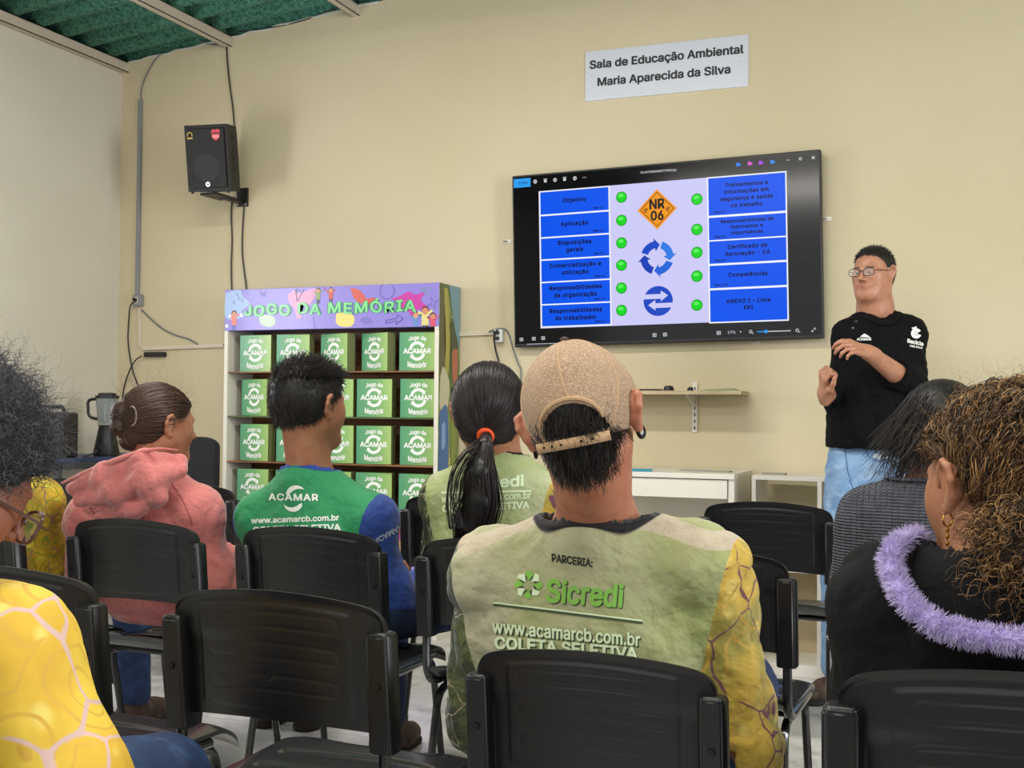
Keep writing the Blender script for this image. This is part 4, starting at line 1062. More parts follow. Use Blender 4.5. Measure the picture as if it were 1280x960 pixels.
def wnoise(P, freq, seed, n=6):
    r = np.random.RandomState(seed); o = np.zeros(P.shape[:-1])
    for i in range(n):
        k = r.normal(size=3); k *= freq * (.6 + .9 * r.rand()) / np.linalg.norm(k); o += np.sin(P @ k + r.rand() * 6.28)
    return o / n
def folds(V, N, amp, freq, seed, stretch=(1, 1, 1)):
    """cloth folds: sharp creases between soft swellings"""
    P = V * np.array(stretch); w = wnoise(P, freq * .35, seed + 9, 4)
    a = wnoise(P + .03 * np.stack([w, w, w], -1), freq, seed)
    return V + N * (amp * (np.abs(a) ** .7 * 1.6 - .5))[:, None]
def put(name, V, Q, base, parent, m, attrs=None, smooth_=True):
    me = npmesh(V - np.array(base), Q, name, attrs); o = link(name, me, parent, m, smooth_); return o
def tubes(P, R, sides=3):
    """P (n,p,3) paths, R (n,p) radii -> V,Q,tint index per vertex"""
    P = np.asarray(P); n, p, _ = P.shape; R = np.broadcast_to(R, (n, p))
    T = np.gradient(P, axis=1); T /= np.linalg.norm(T, axis=2, keepdims=True) + 1e-9
    ref = np.broadcast_to(np.array([.31, .52, .79]), T.shape); A = np.cross(T, ref); A /= np.linalg.norm(A, axis=2, keepdims=True) + 1e-9; B = np.cross(T, A)
    V = np.stack([P + R[..., None] * (A * math.cos(2 * PI * k / sides) + B * math.sin(2 * PI * k / sides)) for k in range(sides)], 2).reshape(-1, 3)
    i = np.arange(n)[:, None, None] * p * sides + np.arange(p - 1)[None, :, None] * sides; k = np.arange(sides)[None, None, :]
    Q = np.stack([i + k, i + (k + 1) % sides, i + sides + (k + 1) % sides, i + sides + k], -1).reshape(-1, 4)
    return V, Q, np.repeat(np.arange(n), p * sides)
def strands(name, P, R, base, parent, m, seed=1, sides=3, pw=1.):
    V, Q, I = tubes(P, R, sides); r = np.random.RandomState(seed); t = r.rand(len(P)) ** pw
    o = put(name, V, Q, base, parent, m, {'tint': t[I]}); o['kind'] = 'stuff' if False else None
    del o['kind']; return o
def unit(v): v = np.asarray(v, float); return v / (np.linalg.norm(v, axis=-1, keepdims=True) + 1e-12)

class Head:
    """head frame: x right, y forward, z up; centre between the ears"""
    def __init__(s, c, yaw, pitch=0., roll=0., sc=1.):
        s.c = A3(c); s.s = sc
        s.R = np.array(Matrix.Rotation(yaw, 3, 'Z') @ Matrix.Rotation(roll, 3, 'Y') @ Matrix.Rotation(pitch, 3, 'X'))
    def w(s, p): return s.c + s.R @ (np.asarray(p, float) * s.s)
    def W(s, P): return s.c + (np.asarray(P) * s.s) @ s.R.T
    def L(s, P): return ((np.asarray(P) - s.c) @ s.R) / s.s
    def D(s, V): return np.asarray(V) @ s.R.T
def head_sdf(S, H, nb, ears=1., jaw=1., nr=.055, female=False, ear_out=0.):
    q = H.s; c = lambda a, b, ra, rb, k=.02: S.cone(H.w(a), H.w(b), ra * q, rb * q, k * q)
    e = lambda p, r, k=.02: S.ell(H.w(p), np.array(r) * q, H.R, k * q)
    e((0, -.014, .032), (.074, .096, .086))
    e((0, .03, .01), (.064, .068, .08), .03)
    c((0, .03, -.02), (0, .058, -.082), .056 * jaw, .026, .03)
    for x in (-1, 1):
        c((x * .050 * jaw, .002, -.045), (x * .024, .064, -.090), .020, .020, .045)
        e((x * .038, .060, -.022), (.024, .022, .028), .035)
        c((x * .036, .088, .022), (x * .008, .093, .016), .007, .008, .016)
    e((0, .077, -.096), (.017, .014, .014), .018)
    for x in (-1, 1): e((x * .031, .101, .002), (.017, .014, .012), .012); S.sub()
    for x in (-1, 1): e((x * .031, .079, .002), (.0145, .0145, .0135), .004)
    c((0, .096, .012), (0, .117, -.026), .0065, .0095, .012)
    for x in (-1, 1): e((x * .0125, .103, -.031), (.008, .010, .007), .008)
    c((-.018, .092, -.056), (.018, .092, -.056), .006, .006, .008); c((0, .098, -.055), (0, .099, -.055), .007, .007, .008)
    c((-.015, .091, -.068), (.015, .091, -.068), .0065, .0065, .008)
    c((-.022, .098, -.0615), (.022, .098, -.0615), .0025, .0025, .006); S.sub()
    if ears:
        for x in (-1, 1):
            o = ear_out
            E = lambda a, b, z: (x * (a + o * .02), b, z)
            pts = [E(.073, .012, .002), E(.079, .006, .024), E(.086, -.008, .033), E(.091, -.022, .027), E(.090, -.027, .010), E(.083, -.021, -.010), E(.077, -.008, -.026), E(.073, .004, -.024)]
            S.chain([H.w(p) for p in pts], [.0042 * q * ears, .0045 * q * ears, .005 * q * ears, .0052 * q * ears, .005 * q * ears, .005 * q * ears, .0068 * q * ears, .004 * q * ears], .004 * q)
            e(E(.079, -.011, .006), (.0045, .014, .023), .006)
            c(E(.070, -.012, .018), E(.070, -.014, -.008), .010, .010, .012)
    hb = H.w((0, -.018, -.05)); nb = A3(nb)
    S.cone(hb, nb, nr * q, nr * q * 1.08, .03); 
    S.cone(H.w((0, -.045, -.02)), nb + np.array([0, 0, -.0]), .045 * q, nr * q, .03)
    return S
def face_parts(H, base, parent, iris='#3a2618', eyes=True, lips=None):
    if eyes:
        for x in (-1, 1):
            c = H.w((x * .031, .0803, .0005)); 
            V, Q = Sdf().ell(c, .0128 * H.s).mesh(.0022); o = put('eye', V, Q, base, parent, mat('eye_white', '#cfc8c0', .15))
            d = unit(V - c) @ H.D(unit([x * -.12, 1, -.12]))
            put('iris', *Sdf().ell(c + H.D([x * -.0008, .0093 * H.s, -.001]), .0064 * H.s).mesh(.0012), base, o, mat('iris_' + iris, iris, .1))
HL_F = ([0, 35, 60, 80, 100, 125, 180], )
def hair_base(H, line, thick=.012, lump=0., seed=1, h=.004, extra=None, back=0.):
    """line: z of the hairline at azimuth 0(front),35,60,80,100,125,180 degrees"""
    az = [0, 35, 60, 80, 100, 125, 180]
    S = Sdf(); S.ell(H.w((0, -.014, .032)), np.array([.074 + thick, .096 + thick + back, .086 + thick]) * H.s, H.R, .02)
    S.ell(H.w((0, .028, .012)), np.array([.064 + thick * .8, .068 + thick * .8, .08 + thick * .8]) * H.s, H.R, .03 * H.s)
    S.cone(H.w((0, -.045, .0)), H.w((0, -.045, -.05)), (.052 + thick * .6) * H.s, (.050 + thick * .2) * H.s, .03 * H.s)
    if extra: extra(S)
    def cut(I):
        P = H.L(I); a = np.degrees(np.abs(np.arctan2(P[..., 0], P[..., 1])))
        zl = np.interp(a, az, line)
        if lump: zl = zl + lump * wnoise(P, 120, seed)
        return (zl - P[..., 2]) * .7 * H.s
    V, Q = S.mesh(h * H.s, cut); return V, Q
def scalp_roots(V, Q, n, seed):
    r = np.random.RandomState(seed); N = vnormals(V, Q); i = r.randint(0, len(V), n); return V[i] + r.normal(size=(n, 3)) * .0012, N[i]
def grow(R0, D0, L, npt, seed, curl=0., freq=0., grav=(0, 0, 0), bend_=.0, r=.0008, lenvar=.3):
    rs = np.random.RandomState(seed); n = len(R0); t = np.linspace(0, 1, npt)[None, :, None]
    L_ = (L * (1 - lenvar + 2 * lenvar * rs.rand(n)))[:, None, None]
    D0 = unit(D0); A = unit(np.cross(D0, rs.normal(size=(n, 3)))); B = np.cross(D0, A)
    ph = rs.rand(n)[:, None, None] * 6.28; fr = freq * (.7 + .6 * rs.rand(n))[:, None, None]
    P = R0[:, None] + D0[:, None] * L_ * t + np.array(grav)[None, None] * L_ * t * t + (A[:, None] * (bend_ * L_ * t * t))
    if curl: P = P + curl * np.minimum(t * 4, 1) * (A[:, None] * np.cos(ph + fr * t * 6.28) + B[:, None] * np.sin(ph + fr * t * 6.28))
    return P, r * (1 - .75 * np.linspace(0, 1, npt))[None]
def hand_sdf(S, wrist, d, up, side, curl=.5, sc=1., spread=.25, thumb=.6, fcurl=None):
    """palm from wrist along d; up = back of the hand; side=+1 when the thumb lies to the +x of (d,up) frame"""
    d = unit(A3(d)); up = A3(up); up = unit(up - d * (up @ d)); x = np.cross(d, up) * side
    w = A3(wrist); P = lambda a, b, c: w + (x * a + d * b + up * c) * sc
    for a0, a1 in ((-.022, -.032), (-.008, -.011), (.008, .010), (.020, .030)):
        S.cone(P(a0 * .7, .008, 0), P(a1, .078, 0), .0145 * sc, .0115 * sc, .012)
    S.cone(P(0, -.03, 0), P(0, .012, 0), .024 * sc, .024 * sc, .015)
    for i, (a, L) in enumerate(((.031, .070), (.010, .078), (-.011, .072), (-.031, .056))):
        cu = (fcurl[i] if fcurl else curl) * (1 + .1 * i); p = P(a, .082, .001); ang = .1 + cu * .5; r0 = .0098 - .0006 * i * (i > 1)
        seg = [.44 * L, .31 * L, .25 * L]; sp = (1.2 - i) * .06 * spread * 4
        for k in range(3):
            dr = (d * math.cos(ang) - up * math.sin(ang)) + x * sp * (1 if k == 0 else .3); dr = unit(dr); q = p + dr * seg[k] * sc
            S.cone(p, q, (r0 - .0011 * k) * sc, (r0 - .0011 * (k + 1)) * sc, .004); p = q; ang += cu * 1.15
    p = P(.022, .018, -.004); a1 = thumb
    dr = unit(x * .75 + d * .7 - up * .3 * a1); q = p + dr * .040 * sc; S.cone(p, q, .0145 * sc, .0115 * sc, .012)
    dr = unit(x * .25 + d * 1. - up * .6 * a1); q2 = q + dr * .032 * sc; S.cone(q, q2, .0112 * sc, .0100 * sc, .004)
    dr = unit(-x * .15 + d * 1. - up * .7 * a1); q3 = q2 + dr * .024 * sc; S.cone(q2, q3, .0100 * sc, .0082 * sc, .004)
    return S
def torso_sdf(S, pel, chest, nb, shL, shR, g=0., w=1., dpt=1., k=.06, f=(0, 1, 0)):
    """clothed or bare trunk; g inflates"""
    f = unit(A3(f)); x = np.cross(f, [0, 0, 1]); z = np.array([0, 0, 1.]); R = np.stack([x, f, z], 1)
    pel, chest, nb, shL, shR = map(A3, (pel, chest, nb, shL, shR)); wai = pel * .5 + chest * .5 - f * .01
    S.ell(pel, (.165 * w + g, .125 * dpt + g, .125 + g), R, k)
    S.ell(wai, (.150 * w + g, .112 * dpt + g, .16 + g), R, k)
    S.ell(chest, (.160 * w + g, .115 * dpt + g, .17 + g), R, k)
    S.cone(shL, shR, .062 * dpt + g, .062 * dpt + g, k)
    m = (shL + shR) / 2; S.cone(nb - z * .05, (m + pel) / 2 + z * .08, .075 * dpt + g, .10 * dpt + g, k)
    for s in (shL, shR): S.cone(nb + (s - nb) * .15 - z * .018, s, .042 + g, .05 + g, .03)
    return S
def shoe(root, base, ankle, d, m, scale=1.):
    a = A3(ankle); d = unit(A3(d)); s = np.cross(d, [0, 0, 1])
    S = Sdf().cone(a + [0, 0, .02], a - [0, 0, a[2] - .06], .047, .043, .02).cone([a[0], a[1], .045] - d * .03, np.array([a[0], a[1], .042]) + d * .10, .043, .042, .03).cone(np.array([a[0], a[1], .040]) + d * .08, np.array([a[0], a[1], .036]) + d * .165, .042, .036, .03)
    V, Q = S.mesh(.007, lambda I: .006 - I[..., 2]); o = put('shoe', V, Q, base, root, m)
    S = Sdf().cone(np.array([a[0], a[1], .012]) - d * .03, np.array([a[0], a[1], .012]) + d * .165, .044, .040, .01)
    V, Q = S.mesh(.007, lambda I: np.maximum(.0 - I[..., 2], I[..., 2] - .022)); put('sole', V, Q, base, o, mat('shoe_sole', '#1d1916', .8)); return o
def skin(name, c):
    if not c: return MATS['skin_' + name]
    return mat('skin_' + name, c, .5, sss=.08, var=[('#' + ''.join('%02x' % max(0, int(int(c[i:i + 2], 16) * k)) for i, k in ((1, .93), (3, .80), (5, .76))), 38, .45, .8)], bump=(500, .12, .0008))
def drape_px(name, g, bvh, base, m, parent, step=5., off=.0012):
    v, f = dice(g, step); out = []; ok = []
    for a, b in v:
        d = ray(a, b).normalized(); h = bvh.ray_cast(CO, d)
        if h[0] is None: out.append(CO + d); ok.append(False)
        else:
            p = h[0] + h[1] * (off if h[1].dot(d) < 0 else -off); out.append(p - Vector(base)); ok.append(True)
    f = [q for q in f if all(ok[i] for i in q) and max((out[q[0]] - out[j]).length for j in q) < .06]
    if not f: return None
    me = layered(pyd(out, f, name)); return link(name, me, parent, m)
def bvh_of(V, Q): return BVHTree.FromPolygons([tuple(v) for v in V], [tuple(int(i) for i in q) for q in Q])
def px_text(s, x0, x1, yb0, yb1, h, bold=.02, **k):
    """lettering in picture pixels: from x0 to x1, baseline middle rising/falling from yb0 to yb1"""
    v, f = fit_text(s, x1 - x0, h, bold=bold, **k)
    return [((x0 + x1) / 2 + a, (yb0 + yb1) / 2 + (yb1 - yb0) * a / (x1 - x0) - b) for a, b in v], [q[::-1] for q in f]
# ================================================================ people
def merge(*L):
    V, Q, n = [], [], 0
    for v, q in L: V.append(v); Q.append(q + n); n += len(v)
    return np.vstack(V), np.vstack(Q)
M_jean = mat('blue_denim', '#27406b', .85, bump=[(900, .4, .001), (25, .4, .01)], var=[('#1c2f52', 9), ('#3a5a8c', 22, .5, .8)])
M_jean_l = mat('pale_denim', '#84a4c8', .85, bump=[(900, .4, .001), (25, .5, .01)], var=[('#6a90bd', 8, .4, .7), ('#a8c2de', 14, .5, .75)], stretch=(1, 1, 1.6))
M_jean_d = mat('navy_denim', '#16223c', .85, bump=[(900, .4, .001), (25, .4, .01)], var=[('#22355a', 10)])
M_boot = mat('brown_boot', '#4a3527', .7, var=[('#2e2018', 14), ('#6d5540', 26, .55, .8)], bump=(60, .5, .004))
NOF = np.array([0, 0, 1.])
def figure(name, label, base, F, pel, nb, shL, shR, elL, elR, wrL, wrR, head, skinm, shirtm, trm, shoem, w=1., dpt=1., seed=1, fold=.004, nr=.055, neck_hole=(.088, .074), ears=1., ear_out=0., jaw=1., knees=None, feet=None, hem=None, sleeve=(.047, .040, .036), g=.012, shirt_h=.010, hands=True, long_sleeve=True, attrs=None, cut_shirt=None, extra_shirt=None, face=False, cuffs=1., legs_r=(.088, .068, .056), hcurl=.5, hole_z=.05, label_parts=None, group=None, name_h=None):
    base = A3(base); root = empty(name, base, 0, label, 'person', group)
    F = unit(A3(F)); X = np.cross(F, NOF); pel, nb, shL, shR, elL, elR, wrL, wrR = map(A3, (pel, nb, shL, shR, elL, elR, wrL, wrR))
    chest = (shL + shR) / 2 - NOF * .13; hipL, hipR = pel - X * .09 - NOF * .03, pel + X * .09 - NOF * .03
    if knees is None: knees = (hipL + F * .40 - X * .05 + NOF * .0, hipR + F * .40 + X * .05 + NOF * .0)
    if feet is None: feet = tuple(k + F * .02 + NOF * (.09 - k[2]) for k in knees)
    knees = [A3(k) for k in knees]; feet = [A3(k) for k in feet]
    # ---- body: one skin
    S = Sdf(); torso_sdf(S, pel, chest, nb, shL, shR, -.016, w, dpt, .05, F)
    for sh, el, wr in ((shL, elL, wrL), (shR, elR, wrR)): S.chain([sh, el, wr], [.040, .034, .026], .02)
    for h_, k_, f_ in zip((hipL, hipR), knees, feet): S.chain([h_, k_, f_], [.075, .052, .036], .03)
    parts = [S.mesh(.012)]
    S = Sdf(); head_sdf(S, head, nb, ears, jaw, nr, ear_out=ear_out); S.ell(nb + F * .012 - NOF * .055, (neck_hole[0] - .004, neck_hole[1] - .008, .060), np.stack([X, F, NOF], 1), .035); parts.append(S.mesh(.0042 if name_h is None else .0034))
    if hands:
        for sgn, el, wr in ((-1, elL, wrL), (1, elR, wrR)):
            hs = Sdf(); d = unit(wr - el); d2 = unit(d + F * .4 - NOF * .3)
            hs.cone(el * .4 + wr * .6, wr, .031, .026, .01); hand_sdf(hs, wr + d * .01, d2, NOF + X * sgn * .2, -sgn if False else (-1 if sgn > 0 else 1), hcurl, .95); parts.append(hs.mesh(.0055))
    V, Q = merge(*parts); body = put('body', V, Q, base, root, skinm)
    # ---- trousers
    S = Sdf(); R_ = np.stack([X, F, NOF], 1)
    S.ell(pel - NOF * .01, (.168 * w, .125 * dpt, .115), R_, .05)
    for h_, k_, f_ in zip((hipL, hipR), knees, feet): S.chain([h_, k_, f_ + NOF * .03], list(legs_r), .03)
    V, Q = S.mesh(.0105, lambda I: np.maximum(I[..., 2] - (pel[2] + .07), .07 - I[..., 2]))
    V = folds(V, vnormals(V, Q), .004, 34, seed + 3); put('trousers', V, Q, base, root, trm)
    for f_ in feet: shoe(root, base, f_, F, shoem)
    # ---- shirt
    S = Sdf(); torso_sdf(S, pel, chest, nb, shL, shR, g, w, dpt, .06, F)
    ends = []
    for sh, el, wr in ((shL, elL, wrL), (shR, elR, wrR)):
        e2_ = wr if long_sleeve else el + (wr - el) * .02
        S.cone(sh, el, sleeve[0] + g, sleeve[1] + g, .035); S.cone(el, el + (wr - el) * (.94 if long_sleeve else .05), sleeve[1] + g, sleeve[2] + g * .6, .02)
    if extra_shirt: extra_shirt(S)
    nc = nb + F * .010
    def cut(I):
        a = (I - nc) @ X; b = (I - nc) @ F
        r_ = np.sqrt((a / neck_hole[0]) ** 2 + (b / neck_hole[1]) ** 2)
        c = np.minimum((1 - r_) * .07, I[..., 2] - (nb[2] - .10))
        hz = hem if hem is not None else pel[2] - .02
        # the hem cuts only the trunk, not the arms
        ax_ = np.abs((I - pel) @ X); ff = (I - pel) @ F
        trunk = np.maximum(ax_ - .19 * w, ff - .16)
        c = np.maximum(c, np.minimum(hz - I[..., 2], -trunk))
        if cut_shirt: c = np.maximum(c, cut_shirt(I))
        return c
    V, Q = S.mesh(shirt_h, cut)
    N = vnormals(V, Q); dn = np.linalg.norm((V - nc)[:, :2], axis=1)
    damp = np.clip((dn - .11) / .10, .0, 1)
    V = V + N * (0.)
    V2 = folds(V, N, fold, 42, seed, (1, 1, .7)); V2 = folds(V2, N, fold * .45, 105, seed + 5, (1, 1, .5)); V = V + (V2 - V) * damp[:, None]
    at = {k: fn(V) for k, fn in (attrs or {}).items()}
    at['neckband'] = np.minimum(.014 - (np.sqrt((((V - nc) @ X) / neck_hole[0]) ** 2 + (((V - nc) @ F) / neck_hole[1]) ** 2) - 1) * .08, (V[:, 2] - (nb[2] - .085)) * .5)
    sh = put('shirt', V, Q, base, root, shirtm, at)
    bv = bvh_of(V, Q)
    return dict(root=root, base=base, body=body, shirt=sh, bvh=bv, V=V, Q=Q, nc=nc, X=X, F=F, nb=nb, head=head, nh=neck_hole, pel=pel)
def collar(fg, m, width=.022, name='collar', lift=.004, n=72):
    """ribbed neck band laid around the neck hole of the shirt"""
    loops = []
    nc, X, F, bv = fg['nc'], fg['X'], fg['F'], fg['bvh']
    width = width * .62; lift = lift * .7
    for q in (-.006, width * .3, width * .7, width):
        L = []
        for i in range(n):
            a = 2 * PI * i / n; p = nc + X * math.cos(a) * (fg['nh'][0] + q) + F * math.sin(a) * (fg['nh'][1] + q)
            h = bv.ray_cast(Vector(p) + Vector((0, 0, .12)), Vector((0, 0, -1)))
            L.append(np.array(h[0]) + np.array(h[1]) * lift if h[0] is not None and h[0].z > nc[2] - .1 else None)
        for i in range(n):
            if L[i] is None: L[i] = next((L[(i + k) % n] for k in list(range(1, n)) if L[(i + k) % n] is not None), nc)
        L = np.array(L)
        for _ in range(14): L[:, 2] = (np.roll(L[:, 2], 1) + np.roll(L[:, 2], -1) + 2 * L[:, 2]) / 4
        loops.append(L)
    loops[0][:, 2] += .001
    low = loops[0] - np.array([0, 0, .02]); V = np.vstack([low] + loops + [loops[-1] - np.array([0, 0, .006])])
    Q = np.array([(r * n + i, r * n + (i + 1) % n, (r + 1) * n + (i + 1) % n, (r + 1) * n + i) for r in range(5) for i in range(n)])
    V = smooth(V, Q, 2)
    return put(name, V, Q, fg['base'], fg['shirt'], m)
def sleeve_pattern(c_bg, c2, c_line, scale=9., lw=.03, c3=None, blot=None):
    def f(nt, tc):
        N, L = nt.nodes.new, nt.links.new
        def rgb(h): n = N('ShaderNodeRGB'); n.outputs[0].default_value = hexc(h); return n.outputs[0]
        def mix(fac, a, b): n = N('ShaderNodeMix'); n.data_type = 'RGBA'; L(fac, n.inputs[0]); L(a, n.inputs[6]); L(b, n.inputs[7]); return n.outputs[2]
        def rng(x, lo, hi): n = N('ShaderNodeMapRange'); n.inputs[1].default_value = lo; n.inputs[2].default_value = hi; L(x, n.inputs[0]); return n.outputs[0]
        n1 = N('ShaderNodeTexNoise'); n1.inputs['Scale'].default_value = scale; n1.inputs['Detail'].default_value = 2; L(tc.outputs['Object'], n1.inputs[0])
        # warped coordinates
        mx = N('ShaderNodeVectorMath'); mx.operation = 'SCALE'; mx.inputs[3].default_value = .06; L(n1.outputs['Color'], mx.inputs[0])
        ad = N('ShaderNodeVectorMath'); ad.operation = 'ADD'; L(tc.outputs['Object'], ad.inputs[0]); L(mx.outputs[0], ad.inputs[1])
        v = N('ShaderNodeTexVoronoi'); v.feature = 'DISTANCE_TO_EDGE'; v.inputs['Scale'].default_value = scale; L(ad.outputs[0], v.inputs[0])
        vc = N('ShaderNodeTexVoronoi'); vc.inputs['Scale'].default_value = scale * 2.1; L(ad.outputs[0], vc.inputs[0])
        cur = mix(rng(n1.outputs[0], .42, .58), rgb(c_bg), rgb(c2))
        if c3: cur = mix(rng(vc.outputs['Distance'], .30, .12), cur, rgb(c3))
        ring = N('ShaderNodeTexVoronoi'); ring.inputs['Scale'].default_value = scale * .9; L(ad.outputs[0], ring.inputs[0])
        mt = N('ShaderNodeMath'); mt.operation = 'SINE'; ml = N('ShaderNodeMath'); ml.operation = 'MULTIPLY'; ml.inputs[1].default_value = 34; L(ring.outputs['Distance'], ml.inputs[0]); L(ml.outputs[0], mt.inputs[0])
        if blot: cur = mix(rng(mt.outputs[0], .75, .95), cur, rgb(blot))
        n2 = N('ShaderNodeTexNoise'); n2.inputs['Scale'].default_value = scale * 1.3; L(tc.outputs['Object'], n2.inputs[0])
        msk = mix(rng(n2.outputs[0], .38, .5), rgb('#000000'), rgb('#ffffff'))
        edge = rng(v.outputs['Distance'], lw, lw * .5); mm = N('ShaderNodeMath'); mm.operation = 'MULTIPLY'; L(edge, mm.inputs[0]); L(rng(n2.outputs[0], .40, .46), mm.inputs[1])
        return mix(mm.outputs[0], cur, rgb(c_line))
    return f
PAT_Y = sleeve_pattern('#c6a33c', '#94883a', '#6b3f48', 9., .018, '#d6bd62', '#b8953a')
PAT_YB = sleeve_pattern('#efcd4a', '#e3b63a', '#dcb9b2', 8., .03, '#f3da70', '#dfb245')
PAT_CAMO = sleeve_pattern('#5a6336', '#2f3826', '#b9a58f', 14., .02, '#7c8350', '#3a3f28')
LIME = [('#919c55', 3.2, .42, .66), ('#aca88b', 4.5, .5, .70), ('#bab39a', 2.1, .48, .70)]

# ---------------------------------------------------------------- 1 man in the tan cap
Y1 = 1.955
H1 = Head(onD(729, 528, 1.92), .06, .06, -.20, .985)
shL, shR = A3(onY(618, 716, Y1)), A3(onY(880, 712, Y1)); nb = A3(onY(745, 638, Y1 - .02))
M_s1 = mat('lime_team_shirt', '#a6a67e', .8, bump=[(800, .25, .0008), (20, .8, .02)], var=LIME, sheen=.2,
           attr=[('yoke', '#b9ab93', 0.), ('sleeve_left', PAT_CAMO, 0.), ('sleeve_right', PAT_Y, 0.), ('neckband', '#1b1a1c', 0.)])
def lat1(V): return V[:, 0] - (shL[0] + shR[0]) / 2
def arm_l(V): return -(V[:, 0] - sh1[0][0]) - .052 + .22 * (sh1[0][2] - V[:, 2])
def arm_r(V): return (V[:, 0] - sh1[1][0]) - .045 + .24 * (sh1[1][2] - V[:, 2])
sh1 = (shL, shR)
f1 = figure('person', 'seated man seen from behind in tan mesh cap and lime team shirt', (-.56, 1.98, 0), (0, 1, 0), (-.565, 2.0, .565), nb, shL, shR,
            A3(onY(598, 900, 1.98)), A3(onY(936, 930, 1.98)), (-.66, 2.30, .63), (-.44, 2.32, .63), H1, skin('tan', '#b4775b'), M_s1, M_jean_d, M_boot, nr=.058, seed=4, fold=.011,
            name_h=1, ears=1.1, ear_out=.75, neck_hole=(.098, .078), w=1.16, sleeve=(.056, .045, .040), shirt_h=.0075, hole_z=.045,
            attrs={'sleeve_left': arm_l, 'sleeve_right': arm_r, 'yoke': lambda V: np.minimum(.014 - np.abs(V[:, 2] - (np.interp(V[:, 0], [shL[0] - .02, nb[0] - .1, nb[0] + .1, shR[0] + .02], [shL[2] + .055, nb[2] - .012, nb[2] - .012, shR[2] + .055]))), np.abs(V[:, 0] - nb[0]) - .085),
                   'piping': lambda V: .0016 - np.minimum(np.abs(arm_l(V)), np.abs(arm_r(V)))})
M_blackrib = mat('black_rib', '#1b1a1c', .85, bump=(500, .4, .001))
collar(f1, M_blackrib, .020)
M_pr_w = mat('print_pale', '#d5e6bf', .7); M_pr_g = mat('print_green', '#7fb84a', .7); M_pr_k = mat('print_black', '#1c1f18', .7); M_pr_dk = mat('print_dark', '#3b4a30', .75)
def pr(fg, g, m, name='lettering', off=.0014, step=5.): return drape_px(name, g, fg['bvh'], fg['base'], m, fg['shirt'], step, off)
pr(f1, px_text('PARCERIA:', 690, 741, 697, 704, 10.5, bold=.05), M_pr_k)
for off, m, d in ((.0012, M_pr_dk, 1.2), (.0020, M_pr_g, 0)):
    pr(f1, mv2d(px_text('Sicredi', 683, 780, 738, 745, 31, bold=.045, shear=.1), d, d), m, off=off)
for k in range(8):
    a = k * PI / 4; c, s_ = math.cos(a), math.sin(a); p = PI / 4 * .62
    q = [(661 + 5 * c, 731 + 5 * s_), (661 + 17 * math.cos(a - p * .5), 731 + 17 * math.sin(a - p * .5)), (661 + 18 * math.cos(a + p * .1), 731 + 18 * math.sin(a + p * .1)), (661 + 14 * math.cos(a + p), 731 + 14 * math.sin(a + p))]
    pr(f1, poly2d(q[::-1]), M_pr_w if k % 2 else M_pr_g, 'emblem', .0014)
    pr(f1, poly2d([(661 + 6 * c + 1, 731 + 6 * s_), (661 + 14 * math.cos(a + p), 731 + 14 * math.sin(a + p)), (661 + 9 * math.cos(a + p * 1.3), 731 + 9 * math.sin(a + p * 1.3))]), M_pr_dk, 'emblem', .0018)
pr(f1, poly2d([(617, 754), (803, 777), (803, 780), (617, 757)]), M_pr_dk, 'print_line'); pr(f1, poly2d([(617, 752), (803, 775), (803, 777), (617, 754)]), M_pr_w, 'print_line', .002)
for off, m, d in ((.0012, M_pr_dk, 1.6), (.0020, M_pr_w, 0)):
    pr(f1, mv2d(px_text('www.acamarcb.com.br', 616, 800, 783, 800, 17, bold=.04), d, d), m, off=off)
    pr(f1, mv2d(px_text('COLETA SELETIVA', 619, 797, 803, 817, 16, bold=.06), d, d), m, off=off)
# cap
M_cap1 = mat('tan_cap_mesh', '#a98c72', .85, bump=[(420, 1., .0022)], var=[('#a08468', 5, .45, .7), ('#c9ad92', 300, .5, .6)], stretch=(1, 1, 2.2))
M_capb = mat('tan_cap_binding', '#bd9b76', .8, bump=(700, .3, .001))
def capcut(I):
    P = H1.L(I); x, y, z = P[..., 0], P[..., 1], P[..., 2]
    zl = -.024 + .052 * np.clip((y + .02) / .12, 0, 1)
    low = (zl - z)
    # arch opening at the back
    xa = x - .010; ar = .050 - np.hypot(xa, np.maximum(z + .012, 0) * 1.05); ar = np.where(z < -.013, -1., ar)
    ar = np.where(y < -.02, ar, -1.)
    return np.maximum(low, ar) * H1.s
S = Sdf(); S.ell(H1.w((0, -.012, .032)), np.array([.0915, .114, .108]) * H1.s, H1.R); S.ell(H1.w((0, .03, .03)), np.array([.088, .082, .085]) * H1.s, H1.R, .03)
V, Q = S.mesh(.0032, capcut); cap = put('cap', V, Q, f1['base'], f1['root'], M_cap1); bvc = bvh_of(V, Q)
def on_cap(P3, off=.001):
    out = []
    for p in P3:
        c = Vector(H1.w((0, -.012, .02))); q = Vector(H1.w(p)); d = (q - c).normalized(); h = bvc.ray_cast(c + d * .3, -d)
        out.append((h[0] + d * off if h[0] is not None else q) - Vector(f1['base']))
    return out
arch = [(.010 + .054 * math.cos(a), -.1, -.012 + .051 * math.sin(a)) for a in np.linspace(-.1, PI + .1, 22)]
MB().tube(on_cap(arch, .0005), .0036, 6).build('opening_binding', M_capb, cap, True)
for pts in ([(.012, -.1, .04), (.006, -.09, .07), (.0, -.05, .12), (0, 0, .14)], [(.062, -.08, -.018), (.075, -.05, .05), (.05, -.02, .11), (0, 0, .14)], [(-.062, -.08, -.018), (-.08, -.05, .05), (-.055, -.02, .11), (0, 0, .14)]):
    MB().tube(on_cap([tuple(p) for p in spline(pts, 8)], .0), .0016, 5).build('seam', M_capb, cap, True)
